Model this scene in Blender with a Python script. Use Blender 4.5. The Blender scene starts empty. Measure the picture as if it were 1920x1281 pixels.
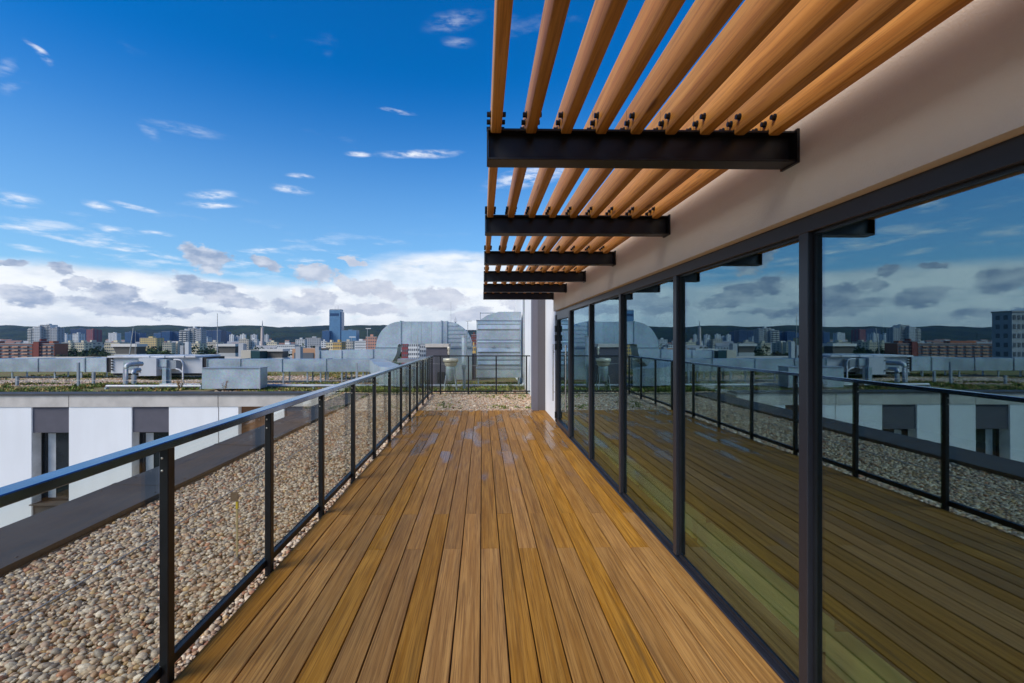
import bpy, bmesh, math, random
import numpy as np
from mathutils import Vector, Matrix
R = math.radians
random.seed(7); rng = np.random.default_rng(7)
SC = bpy.context.scene
COL = SC.collection

# ------------------------------------------------------------------ camera
F = 880.0; H = 1.65; YAWPX = 18.0
TH = math.atan(YAWPX / F)
cam_d = bpy.data.cameras.new('camera'); cam = bpy.data.objects.new('camera', cam_d); COL.objects.link(cam)
cam.location = (0, 0, H); cam.rotation_euler = (R(90), 0, -TH)
cam_d.sensor_width = 36.0; cam_d.lens = F / 1920 * 36.0
cam_d.shift_x = (960 - 904 - YAWPX) / 1920.0; cam_d.shift_y = -3.5 / 1920.0
cam_d.clip_start = 0.05; cam_d.clip_end = 30000
SC.camera = cam
SC.render.resolution_x = 1024; SC.render.resolution_y = 683

def ray(x, y):
    u = (x - 904 - YAWPX) / F; v = (637 - y) / F
    return (math.sin(TH) + u * math.cos(TH), math.cos(TH) - u * math.sin(TH), v)
def at(x, y, Y):
    """point of the world plane Y = const seen in direction x, y of the photograph"""
    r = ray(x, y); k = Y / r[1]
    return (r[0] * k, Y, H + r[2] * k)
def px(x, Y): return at(x, 637, Y)[0]
def pz(x, y, Y): return at(x, y, Y)[2]

# ------------------------------------------------------------------ view
SC.view_settings.view_transform = 'Standard'; SC.view_settings.look = 'None'
SC.view_settings.exposure = 0.2; SC.view_settings.gamma = 1.0
SC.view_settings.use_curve_mapping = False

# ------------------------------------------------------------------ sun
SUN_AZ = R(232)      # compass-like angle of the sun, from +Y clockwise
SUN_EL = R(40)
sd = Vector((math.sin(SUN_AZ) * math.cos(SUN_EL), math.cos(SUN_AZ) * math.cos(SUN_EL), math.sin(SUN_EL)))
sl = bpy.data.lights.new('sun', 'SUN'); sl.energy = 3.3; sl.angle = R(34.0); sl.color = (1.0, 0.92, 0.80)
so = bpy.data.objects.new('sun', sl); COL.objects.link(so)
so.rotation_euler = (-sd).to_track_quat('-Z', 'Y').to_euler(); so.location = (0, 0, 30)

# ------------------------------------------------------------------ world
SKY_STR = 0.1
W = bpy.data.worlds.new('World'); SC.world = W; W.use_nodes = True
nt = W.node_tree; nt.nodes.clear()
def wn(t, **kw):
    n = nt.nodes.new(t)
    for k, v in kw.items(): setattr(n, k, v)
    return n
def wl(a, b): nt.links.new(a, b)
def wmath(op, a, b=None, c=None, clamp=False):
    n = wn('ShaderNodeMath', operation=op); n.use_clamp = clamp
    for i, v in enumerate((a, b, c)):
        if v is None: continue
        if hasattr(v, 'is_linked'): wl(v, n.inputs[i])
        else: n.inputs[i].default_value = v
    return n.outputs[0]
def wmix(f, a, b, blend='MIX'):
    n = wn('ShaderNodeMix', data_type='RGBA', blend_type=blend)
    for i, v in ((0, f), (6, a), (7, b)):
        if hasattr(v, 'is_linked'): wl(v, n.inputs[i])
        elif i == 0: n.inputs[i].default_value = v
        else: n.inputs[i].default_value = (*v, 1)
    return n.outputs[2]
def wramp(v, a, b):
    n = wn('ShaderNodeMapRange', interpolation_type='SMOOTHSTEP')
    wl(v, n.inputs[0]); n.inputs[1].default_value = a; n.inputs[2].default_value = b
    return n.outputs[0]
sky = wn('ShaderNodeTexSky', sky_type='NISHITA'); sky.sun_disc = False
sky.sun_elevation = SUN_EL; sky.sun_rotation = SUN_AZ; sky.air_density = 1.0; sky.dust_density = 0.3; sky.ozone_density = 3.0
tc = wn('ShaderNodeTexCoord'); nrm = wn('ShaderNodeVectorMath', operation='NORMALIZE'); wl(tc.outputs['Generated'], nrm.inputs[0])
sep = wn('ShaderNodeSeparateXYZ'); wl(nrm.outputs[0], sep.inputs[0])
az = wmath('ARCTAN2', sep.outputs[0], sep.outputs[1]); el = wmath('ARCSINE', sep.outputs[2])
comb = wn('ShaderNodeCombineXYZ'); wl(az, comb.inputs[0]); wl(el, comb.inputs[1])
P0 = comb.outputs[0]
def wnoise(vec, scale, detail, sx=1, sy=1, off=0.0, rough=0.55):
    m = wn('ShaderNodeMapping'); wl(vec, m.inputs[0]); m.inputs[1].default_value = (off, off * 1.7, off * .6); m.inputs[3].default_value = (sx, sy, 1)
    n = wn('ShaderNodeTexNoise'); wl(m.outputs[0], n.inputs['Vector']); n.inputs['Scale'].default_value = scale
    n.inputs['Detail'].default_value = detail; n.inputs['Roughness'].default_value = rough
    return n
def warp(vec, scale, amp, sx, sy, off):
    n = wnoise(vec, scale, 5, sx, sy, off)
    a = wn('ShaderNodeVectorMath', operation='SUBTRACT'); wl(n.outputs['Color'], a.inputs[0]); a.inputs[1].default_value = (.5, .5, .5)
    b = wn('ShaderNodeVectorMath', operation='MULTIPLY'); wl(a.outputs[0], b.inputs[0]); b.inputs[1].default_value = (amp[0], amp[1], 0)
    c = wn('ShaderNodeVectorMath', operation='ADD'); wl(vec, c.inputs[0]); wl(b.outputs[0], c.inputs[1])
    return c.outputs[0]
def azel(x, y):
    r = Vector(ray(x, y)).normalized(); return math.atan2(r[0], r[1]), math.asin(r[2])
def blob(vec, x, y, hw, hh, rot=0.0, soft=1.0):
    a, e = azel(x, y); a1, _ = azel(x - hw, y); a2, _ = azel(x + hw, y); _, e1 = azel(x, y - hh); _, e2 = azel(x, y + hh)
    m = wn('ShaderNodeMapping', vector_type='TEXTURE'); wl(vec, m.inputs[0])
    m.inputs[1].default_value = (a, e, 0); m.inputs[2].default_value = (0, 0, R(rot)); m.inputs[3].default_value = ((a2 - a1) / 2, (e1 - e2) / 2, 1)
    l = wn('ShaderNodeVectorMath', operation='LENGTH'); wl(m.outputs[0], l.inputs[0])
    return wmath('SUBTRACT', 1.0, l.outputs['Value'])       # 1 in the middle, 0 on the outline
def vmax(vals):
    o = vals[0]
    for v in vals[1:]: o = wmath('MAXIMUM', o, v)
    return o
# base sky colour: physical sky, richer blue
hs = wn('ShaderNodeHueSaturation'); hs.inputs['Saturation'].default_value = 1.5; hs.inputs['Value'].default_value = 1.08
wl(sky.outputs[0], hs.inputs['Color'])
base = wmix(1.0, hs.outputs[0], (0.80, 1.14, 1.34), 'MULTIPLY')
base = wmix(wmath('MULTIPLY', wramp(el, 0.52, 0.05), 0.50), base, (3.6, 5.9, 8.0))
# pale belt of bright cloud low over the horizon
wp = warp(P0, 5.0, (0.05, 0.055), 1, 3, 3.1)
wp2 = warp(P0, 9.0, (0.05, 0.03), 1, 2.5, 11.0)
sp = wn('ShaderNodeSeparateXYZ'); wl(wp, sp.inputs[0])
elw = sp.outputs[1]
belt = wramp(elw, 0.125, 0.098)
# the belt climbs above the far end of the terrace
hump = wramp(blob(wp, 850, 540, 230, 75), 0.0, 0.35)
belt = wmath('MAXIMUM', belt, wmath('MULTIPLY', hump, 0.85))
gapn = wnoise(P0, 7.0, 6, 1, 3.5, 5.0)
belt = wmath('MULTIPLY', belt, wramp(gapn.outputs[0], 0.24, 0.40))
bn = wnoise(P0, 14.0, 7, 1, 2.2, 21.0)
beltcol = wmix(wramp(bn.outputs[0], 0.35, 0.62), (7.0, 7.5, 8.2), (9.2, 9.3, 9.5))
col1 = wmix(wmath('MULTIPLY', belt, 0.93), base, beltcol)
# cirrus wisps
streak = wnoise(P0, 26.0, 7, 1, 4.0, 2.0, 0.60)
wpc = warp(P0, 16.0, (0.035, 0.010), 1, 3, 8.0)
cir = [(400,366,62,13,6),(398,385,70,9,6),(545,356,48,11,-4),(185,386,40,11,-6),(250,388,60,7,-8),(218,433,44,9,-6),(297,438,40,7,0),
       (785,289,98,11,4),(672,290,30,7,5),(30,375,55,17,5),(35,427,45,9,-4),(72,98,38,10,-38),(830,487,120,16,6),
       (742,209,42,6,-4),(60,468,60,8,-6),(170,455,190,8,-5),(250,470,160,6,-7),(490,470,50,6,6),
       (1000,330,120,24,10),(560,330,30,6,0),(-200,300,160,22,5),(-350,420,160,30,0),(-160,420,120,14,0)]
cm = vmax([blob(wpc, *c) for c in cir])
cmask = wmath('MULTIPLY', wramp(cm, 0.0, 0.85), wramp(streak.outputs[0], 0.34, 0.70))
wide = wnoise(P0, 9.0, 8, 1, 5.0, 31.0, 0.6)
band = wmath('MULTIPLY', wramp(el, 0.10, 0.15), wramp(el, 0.24, 0.14))
faint = vmax([blob(wpc, *c) for c in ((350,243,100,14,0),(280,247,34,14,-30),(8,130,20,40,-40),(25,165,16,30,-50),(850,40,70,26,10),(860,80,40,14,0))])
cmask = wmath('MAXIMUM', cmask, wmath('MULTIPLY', wmath('MULTIPLY', wramp(faint, 0.0, 0.9), wramp(streak.outputs[0], 0.34, 0.70)), 0.30))
cmask = wmath('MAXIMUM', cmask, wmath('MULTIPLY', wmath('MULTIPLY', band, wramp(wide.outputs[0], 0.52, 0.72)), 0.75))
high = wnoise(P0, 5.0, 8, 1, 3.0, 47.0, 0.6)
cmask = wmath('MAXIMUM', cmask, wmath('MULTIPLY', wmath('MULTIPLY', wramp(high.outputs[0], 0.62, 0.85), wramp(el, 0.15, 0.3)), 0.22))
col2 = wmix(wmath('MULTIPLY', cmask, 0.9), col1, (8.6, 8.9, 9.4))
# grey-blue cumulus in front
wpg = warp(P0, 18.0, (0.040, 0.034), 1, 1.5, 14.0)
wpg = warp(wpg, 70.0, (0.012, 0.012), 1, 1.4, 4.0)
gre = [(385,484,64,28,-16),(385,540,105,26,-12),(212,552,72,28,-6),(235,578,150,24,-4),(50,556,78,26,-18),(118,503,38,15,-20),(590,515,62,22,-10),
       (655,535,50,20,-15),(500,498,40,15,-12),(20,494,40,12,0),(150,535,50,14,0),(440,565,80,18,0),(560,572,70,22,0),(720,545,60,20,-10),(820,560,80,24,0),
       (600,560,50,20,0),(700,580,90,18,0),(890,590,60,18,0),(330,585,120,10,0),(660,490,30,8,-10),(-120,520,110,30,-6),(-330,545,150,40,0),(-90,585,130,16,0),
       (-520,500,160,40,0),(1000,560,80,40,0)]
gm = vmax([blob(wpg, *g) for g in gre])
fn = wnoise(P0, 30.0, 8, 1, 1.8, 63.0, 0.62)
gm = wmath('ADD', gm, wmath('MULTIPLY', wmath('SUBTRACT', fn.outputs[0], 0.5), 1.5))
gmask = wramp(gm, 0.12, 0.42)
shade = wnoise(P0, 26.0, 7, 1, 2.0, 17.0)
gcol = wmix(wramp(shade.outputs[0], 0.32, 0.68), (2.6, 3.4, 5.0), (6.2, 6.6, 7.5))
right = wramp(az, -0.55, -0.25)
gcol = wmix(wmath('MULTIPLY', right, 0.55), gcol, (6.9, 7.1, 7.8))
col3 = wmix(wmath('MULTIPLY', gmask, 0.92), col2, gcol)
# haze right at the horizon
hz = wramp(el, 0.045, 0.0)
col4 = wmix(wmath('MULTIPLY', hz, 0.75), col3, (6.6, 7.0, 7.7))
below = wramp(el, -0.002, -0.02)
col5 = wmix(below, col4, (1.2, 1.3, 1.4))
bg = wn('ShaderNodeBackground'); wl(col5, bg.inputs[0]); bg.inputs[1].default_value = SKY_STR
wo = wn('ShaderNodeOutputWorld'); wl(bg.outputs[0], wo.inputs[0])

# ================================================================== materials
class Mat:
    def __init__(s, name):
        s.m = bpy.data.materials.new(name); s.m.use_nodes = True; s.nt = s.m.node_tree
        s.b = s.nt.nodes['Principled BSDF']; s.out = s.nt.nodes['Material Output']; s._tc = None
    def n(s, t, **kw):
        n = s.nt.nodes.new(t)
        for k, v in kw.items(): setattr(n, k, v)
        return n
    def l(s, a, b): s.nt.links.new(a, b)
    def tc(s, kind='Object'):
        if s._tc is None: s._tc = s.n('ShaderNodeTexCoord')
        return s._tc.outputs[kind]
    def mapping(s, vec, scale=(1, 1, 1), loc=None):
        m = s.n('ShaderNodeMapping'); s.l(vec, m.inputs[0]); m.inputs[3].default_value = scale
        if loc is not None: s.l(loc, m.inputs[1])
        return m.outputs[0]
    def noise(s, vec, scale=5, detail=4, rough=.55):
        n = s.n('ShaderNodeTexNoise'); s.l(vec, n.inputs['Vector']); n.inputs['Scale'].default_value = scale
        n.inputs['Detail'].default_value = detail; n.inputs['Roughness'].default_value = rough
        return n.outputs[0]
    def ramp(s, v, a, b, to0=0.0, to1=1.0):
        n = s.n('ShaderNodeMapRange', interpolation_type='SMOOTHSTEP'); s.l(v, n.inputs[0])
        for i, q in enumerate((a, b, to0, to1)): n.inputs[i + 1].default_value = q
        return n.outputs[0]
    def mix(s, f, a, b, blend='MIX'):
        n = s.n('ShaderNodeMix', data_type='RGBA', blend_type=blend)
        for i, v in ((0, f), (6, a), (7, b)):
            if hasattr(v, 'is_linked'): s.l(v, n.inputs[i])
            elif i == 0: n.inputs[i].default_value = v
            else: n.inputs[i].default_value = (*v, 1)
        return n.outputs[2]
    def math(s, op, a, b=0.0):
        n = s.n('ShaderNodeMath', operation=op)
        for i, v in enumerate((a, b)):
            if hasattr(v, 'is_linked'): s.l(v, n.inputs[i])
            else: n.inputs[i].default_value = v
        return n.outputs[0]
    def set(s, color=None, rough=None, metal=None, spec=None):
        for k, v in (('Base Color', color), ('Roughness', rough), ('Metallic', metal), ('Specular IOR Level', spec)):
            if v is None: continue
            if hasattr(v, 'is_linked'): s.l(v, s.b.inputs[k])
            else: s.b.inputs[k].default_value = (*v, 1) if k == 'Base Color' else v
    def bump(s, h, strength=.3, dist=.01):
        n = s.n('ShaderNodeBump'); s.l(h, n.inputs['Height']); n.inputs['Strength'].default_value = strength; n.inputs['Distance'].default_value = dist
        s.l(n.outputs[0], s.b.inputs['Normal'])
    def rnd(s):
        return s.n('ShaderNodeObjectInfo').outputs['Random']

def simple(name, color, rough=.6, metal=0, var=.12, scale=3.0, bump=0.0, bscale=60, bdist=.003, spec=.5):
    M = Mat(name); v = M.tc()
    a = M.noise(v, scale, 6); f = M.ramp(a, .3, .7)
    dark = tuple(c * (1 - var) for c in color); lite = tuple(min(1, c * (1 + var)) for c in color)
    M.set(M.mix(f, dark, lite), rough, metal, spec)
    if bump: M.bump(M.noise(v, bscale, 3), bump, bdist)
    return M.m

def wood_deck():
    M = Mat('deck wood'); v = M.tc(); r = M.rnd()
    c = M.n('ShaderNodeCombineXYZ'); M.l(M.math('MULTIPLY', r, 37.0), c.inputs[0]); M.l(M.math('MULTIPLY', r, 91.0), c.inputs[1]); M.l(M.math('MULTIPLY', r, 13.0), c.inputs[2])
    g1 = M.noise(M.mapping(v, (26, .9, 4), c.outputs[0]), 1.6, 7, .62)
    g2 = M.noise(M.mapping(v, (7, .45, 1), c.outputs[0]), 1.3, 4)
    g3 = M.noise(M.mapping(v, (95, 1.3, 4), c.outputs[0]), 1.5, 3, .7)
    col = M.mix(M.ramp(g1, .30, .70), (.285, .124, .021), (.490, .245, .056))
    col = M.mix(M.math('MULTIPLY', M.ramp(g2, .46, .66), .35), col, (.41, .175, .020))
    col = M.mix(M.math('MULTIPLY', M.ramp(g2, .44, .26), .40), col, (.20, .115, .030))
    dk = M.noise(M.mapping(v, (16, .7, 1), c.outputs[0]), 1.1, 5, .6)
    col = M.mix(M.math('MULTIPLY', M.ramp(dk, .58, .72), .6), col, (.085, .045, .018))
    col = M.mix(M.math('MULTIPLY', M.ramp(g3, .48, .62), .55), col, (.13, .055, .014))
    hv = M.n('ShaderNodeHueSaturation'); M.l(col, hv.inputs['Color']); M.l(M.ramp(r, 0, 1, .86, 1.12), hv.inputs['Value']); M.l(M.ramp(M.math('FRACT', M.math('MULTIPLY', r, 7.3)), 0, 1, .95, 1.06), hv.inputs['Saturation'])
    # wet film: patches further down the deck are darker and smooth
    geo = M.n('ShaderNodeNewGeometry'); gp = geo.outputs['Position']
    s = M.n('ShaderNodeSeparateXYZ'); M.l(gp, s.inputs[0])
    wn1 = M.noise(M.mapping(gp, (2.0, .7, 1)), 1.2, 1.5)
    per = M.math('MULTIPLY', M.math('SUBTRACT', M.math('FRACT', M.math('MULTIPLY', r, 17.1)), .5), .20)
    far = M.ramp(s.outputs[1], 3.5, 8.5, -.16, .05)
    wet = M.ramp(M.math('ADD', M.math('ADD', wn1, per), far), .52, .64)
    colw = M.mix(M.math('MULTIPLY', wet, .45), hv.outputs[0], M.mix(1.0, hv.outputs[0], (.62, .56, .52), 'MULTIPLY'))
    rough = M.mix(wet, (.60, .60, .60), (.17, .17, .17))
    M.set(colw, rough, 0, .22)
    M.b.inputs['Coat Weight'].default_value = 0.0
    M.bump(M.math('MULTIPLY', M.math('ADD', M.math('MULTIPLY', g3, .5), g1), M.math('SUBTRACT', 1.0, M.math('MULTIPLY', wet, .9))), .16, .003)
    return M.m

def wood_slat():
    M = Mat('pergola wood'); v = M.tc(); r = M.rnd()
    c = M.n('ShaderNodeCombineXYZ'); M.l(M.math('MULTIPLY', r, 53.0), c.inputs[0]); M.l(M.math('MULTIPLY', r, 19.0), c.inputs[1]); M.l(M.math('MULTIPLY', r, 33.0), c.inputs[2])
    g1 = M.noise(M.mapping(v, (22, .7, 22), c.outputs[0]), 1.5, 6, .6)
    g2 = M.noise(M.mapping(v, (3, .9, 3), c.outputs[0]), 1.4, 3)
    col = M.mix(M.ramp(g1, .3, .7), (.50, .205, .035), (.68, .33, .075))
    col = M.mix(M.math('MULTIPLY', M.ramp(g2, .45, .7), .5), col, (.62, .27, .04))
    vo = M.n('ShaderNodeTexVoronoi'); M.l(M.mapping(v, (5, 1.1, 5), c.outputs[0]), vo.inputs['Vector']); vo.inputs['Scale'].default_value = 1.6
    knot = M.ramp(vo.outputs['Distance'], .14, .05)
    g4 = M.noise(M.mapping(v, (60, 1.6, 60), c.outputs[0]), 2.0, 5, .65); col = M.mix(M.math('MULTIPLY', M.ramp(g4, .46, .64), .6), col, (.34, .13, .025))
    hv = M.n('ShaderNodeHueSaturation'); M.l(col, hv.inputs['Color']); M.l(M.ramp(r, 0, 1, .84, 1.12), hv.inputs['Value']); col = hv.outputs[0]
    col = M.mix(M.math('MULTIPLY', knot, .75), col, (.16, .06, .02))
    M.set(col, .48, 0, .35)
    M.bump(g1, .12, .002)
    return M.m

def galv(name='galvanised steel', tint=(.40, .46, .49), rough=.42, metal=.65):
    M = Mat(name); v = M.tc()
    vo = M.n('ShaderNodeTexVoronoi'); M.l(v, vo.inputs['Vector']); vo.inputs['Scale'].default_value = 26
    f = M.noise(v, 1.1, 5)
    col = M.mix(M.ramp(f, .3, .7), tuple(c * .82 for c in tint), tuple(min(1, c * 1.12) for c in tint))
    col = M.mix(.12, col, vo.outputs['Color'], 'OVERLAY')
    M.set(col, M.ramp(f, .3, .7, rough - .06, rough + .1), metal, .5)
    M.bump(M.noise(v, 2.2, 2), .25, .02)
    return M.m

def pebble_mat():
    M = Mat('pebbles'); a = M.n('ShaderNodeAttribute', attribute_name='tone')
    v = M.tc(); f = M.noise(v, 90, 4)
    M.set(M.mix(M.ramp(f, .35, .65), a.outputs['Color'], M.mix(1.0, a.outputs['Color'], (.72, .70, .68), 'MULTIPLY')), .55, 0, .35)
    return M.m
def attr_mat(name, rough=.8, bump=0):
    M = Mat(name); a = M.n('ShaderNodeAttribute', attribute_name='tone'); M.set(a.outputs['Color'], rough, 0, .2)
    return M.m
def facade_panel():
    M = Mat('white facade panel'); v = M.tc(); a = M.noise(M.mapping(v, (1.6, 1.6, .30)), 1.3, 3, .5); b = M.noise(v, .5, 4)
    col = M.mix(M.ramp(a, .35, .75), (.80, .80, .795), (.765, .76, .75)); col = M.mix(M.math('MULTIPLY', M.ramp(b, .4, .7), .4), col, (.72, .72, .71))
    M.set(col, .6, 0, .3); M.bump(M.noise(v, 90, 3), .2, .002)
    return M.m
def gravel_bed():
    M = Mat('gravel bed'); v = M.tc()
    vo = M.n('ShaderNodeTexVoronoi'); M.l(v, vo.inputs['Vector']); vo.inputs['Scale'].default_value = 34
    s = M.n('ShaderNodeSeparateColor'); M.l(vo.outputs['Color'], s.inputs[0])
    col = M.mix(M.ramp(s.outputs[0], .1, .9), (.20, .13, .085), (.46, .40, .32))
    col = M.mix(M.ramp(s.outputs[1], .7, .95), col, (.55, .52, .47))
    col = M.mix(M.ramp(vo.outputs['Distance'], .25, .6), col, (.05, .04, .03))
    M.set(col, .8, 0, .2); M.bump(M.math('SUBTRACT', 1.0, vo.outputs['Distance']), .9, .02)
    return M.m
def soil():
    M = Mat('roof soil'); v = M.tc(); a = M.noise(v, 1.3, 7); b = M.noise(v, 25, 5)
    col = M.mix(M.ramp(a, .38, .62), (.19, .14, .07), (.15, .17, .05)); col = M.mix(M.ramp(b, .5, .7), col, (.36, .28, .18))
    M.set(col, .95, 0, .1); M.bump(b, .8, .03)
    return M.m
def stucco(name, color, bumpd=.0035, scale=170):
    M = Mat(name); v = M.tc(); a = M.noise(v, 1.2, 6); b = M.noise(v, scale, 4, .7)
    col = M.mix(M.ramp(a, .3, .7), tuple(c * .95 for c in color), tuple(min(1, c * 1.03) for c in color))
    M.set(col, .85, 0, .2); M.bump(b, .55, bumpd)
    return M.m
def schlick(M, r0):
    g = M.n('ShaderNodeNewGeometry'); d = M.n('ShaderNodeVectorMath', operation='DOT_PRODUCT'); M.l(g.outputs['Incoming'], d.inputs[0]); M.l(g.outputs['Normal'], d.inputs[1])
    c = M.math('ABSOLUTE', d.outputs['Value']); p = M.math('POWER', M.math('SUBTRACT', 1.0, c), 5.0)
    return M.math('ADD', M.math('MULTIPLY', p, 1 - r0), r0)
def glass_facade():
    M = Mat('coated window glass'); nt = M.nt; nt.nodes.remove(M.b)
    fr = schlick(M, .32)
    tr = M.n('ShaderNodeBsdfTransparent'); tr.inputs[0].default_value = (.68, .75, .56, 1)
    gl = M.n('ShaderNodeBsdfGlossy'); gl.inputs[0].default_value = (.56, .78, .95, 1); gl.inputs['Roughness'].default_value = 0.0
    v = M.tc(); bp = M.n('ShaderNodeBump'); M.l(M.noise(v, .8, 1), bp.inputs['Height']); bp.inputs['Strength'].default_value = .10; bp.inputs['Distance'].default_value = .01
    M.l(bp.outputs[0], gl.inputs['Normal'])
    mx = M.n('ShaderNodeMixShader'); M.l(fr, mx.inputs[0]); M.l(tr.outputs[0], mx.inputs[1]); M.l(gl.outputs[0], mx.inputs[2]); M.l(mx.outputs[0], M.out.inputs[0])
    return M.m
def glass_rail():
    M = Mat('balustrade glass'); M.nt.nodes.remove(M.b)
    fr = schlick(M, .045)
    tr = M.n('ShaderNodeBsdfTransparent'); tr.inputs[0].default_value = (.90, .925, .905, 1)
    gl = M.n('ShaderNodeBsdfGlossy'); gl.inputs[0].default_value = (.9, .95, .95, 1); gl.inputs['Roughness'].default_value = 0.0
    mx = M.n('ShaderNodeMixShader'); M.l(fr, mx.inputs[0]); M.l(tr.outputs[0], mx.inputs[1]); M.l(gl.outputs[0], mx.inputs[2]); M.l(mx.outputs[0], M.out.inputs[0])
    return M.m
def forest():
    M = Mat('forest canopy'); v = M.tc(); a = M.noise(v, .004, 8, .6); b = M.noise(v, .02, 8, .7)
    col = M.mix(M.ramp(a, .35, .65), (.008, .020, .016), (.040, .060, .022)); col = M.mix(M.ramp(b, .45, .7), col, (.042, .038, .020))
    M.set(col, 1.0, 0, 0); M.bump(b, 1.0, 25)
    return M.m
def city_ground():
    M = Mat('city ground'); v = M.tc(); a = M.noise(v, .012, 8, .6); b = M.noise(v, .05, 4)
    col = M.mix(M.ramp(a, .4, .6), (.05, .075, .028), (.12, .12, .11)); col = M.mix(M.ramp(b, .6, .75), col, (.25, .23, .2))
    M.set(col, .95, 0, .1)
    return M.m

MT = dict(
    deck=wood_deck(), slat=wood_slat(), galv=galv(), galv2=galv('galvanised duct panel', (.43, .50, .53), .48, .5),
    pebble=pebble_mat(), bed=gravel_bed(), soil=soil(), sedum=attr_mat('sedum leaves'), leaf=attr_mat('tree leaves', .8),
    cream=stucco('cream render', (.80, .73, .62), .006, 110), white=stucco('white render', (.80, .80, .79), .002),
    glass=glass_facade(), rail_glass=glass_rail(), forest=forest(), cground=city_ground(),
    steel=simple('black steel paint', (.011, .012, .014), .38, 0, .25, 4, .1, 200, .0006),
    beam=simple('black beam paint', (.0065, .0065, .0075), .42, 0, .3, 5, .12, 150, .0008),
    railtop=simple('powder coat with sky reflection tint', (.15, .205, .31), .14, .9, .15, 6, .08, 300, .0003),  # blue of the reflected sky is put into the handrail's base tint
    frame=simple('anthracite window frame', (.020, .021, .028), .35, 0, .08, 4),
    bolt=simple('black bolt', (.012, .012, .012), .3, .3),
    screw=simple('stainless screw', (.62, .60, .56), .35, .8),
    inox=simple('brushed stainless', (.70, .66, .62), .25, .9),
    coping=simple('grey metal coping', (.050, .046, .043), .62, .0, .22, 1.6, .15, 9, .004),
    concrete=simple('pale concrete band', (.50, .46, .41), .85, 0, .12, 2.2, .3, 60),
    panel=facade_panel(),
    charcoal=simple('charcoal panel', (.085, .080, .098), .7, 0, .06, 4, .3, 120, .002),
    brown=simple('brown timber panel', (.17, .075, .03), .6, 0, .35, 3),
    reveal=simple('pale window reveal', (.55, .54, .52), .8),
    dglass=simple('dark window glass', (.018, .022, .026), .05, 0, .3, 1.0, spec=.8),
    pillar=stucco('purple grey render', (.155, .148, .175), .002, 220), pillar2=stucco('grey render', (.115, .108, .118), .002, 220),
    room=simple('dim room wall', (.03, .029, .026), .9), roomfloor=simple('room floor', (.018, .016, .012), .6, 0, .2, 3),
    box_white=simple('pale sill box', (.85, .88, .76), .7, 0, .03),
    dark=simple('dark underlay', (.02, .018, .016), .9),
    ahu=simple('light grey enamel', (.52, .54, .56), .45, .1, .05, 2), ahu2=simple('grey enamel', (.30, .33, .35), .45, .1, .06, 2),
    rubber=simple('black rubber', (.02, .02, .022), .7),
    pipe=galv('silver pipe cladding', (.36, .38, .40), .50, .5), cable=simple('aluminium wire', (.45, .44, .42), .5, .5),
    cap=simple('cream painted metal', (.62, .56, .44), .4, .3, .15, 4), whitep=simple('white paint', (.62, .62, .63), .4),
    stake=simple('pale wooden stake', (.42, .33, .17), .8), tag=simple('brown card', (.16, .11, .07), .8), yellow=simple('yellow tape', (.62, .45, .03), .5),
    bark=simple('bark', (.07, .05, .035), .9),
)
def cmat(key, color, rough=.8, metal=0, var=.06, scale=.15, spec=.3):
    if key not in MT: MT[key] = simple(key, color, rough, metal, var, scale, spec=spec)
    return MT[key]

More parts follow.
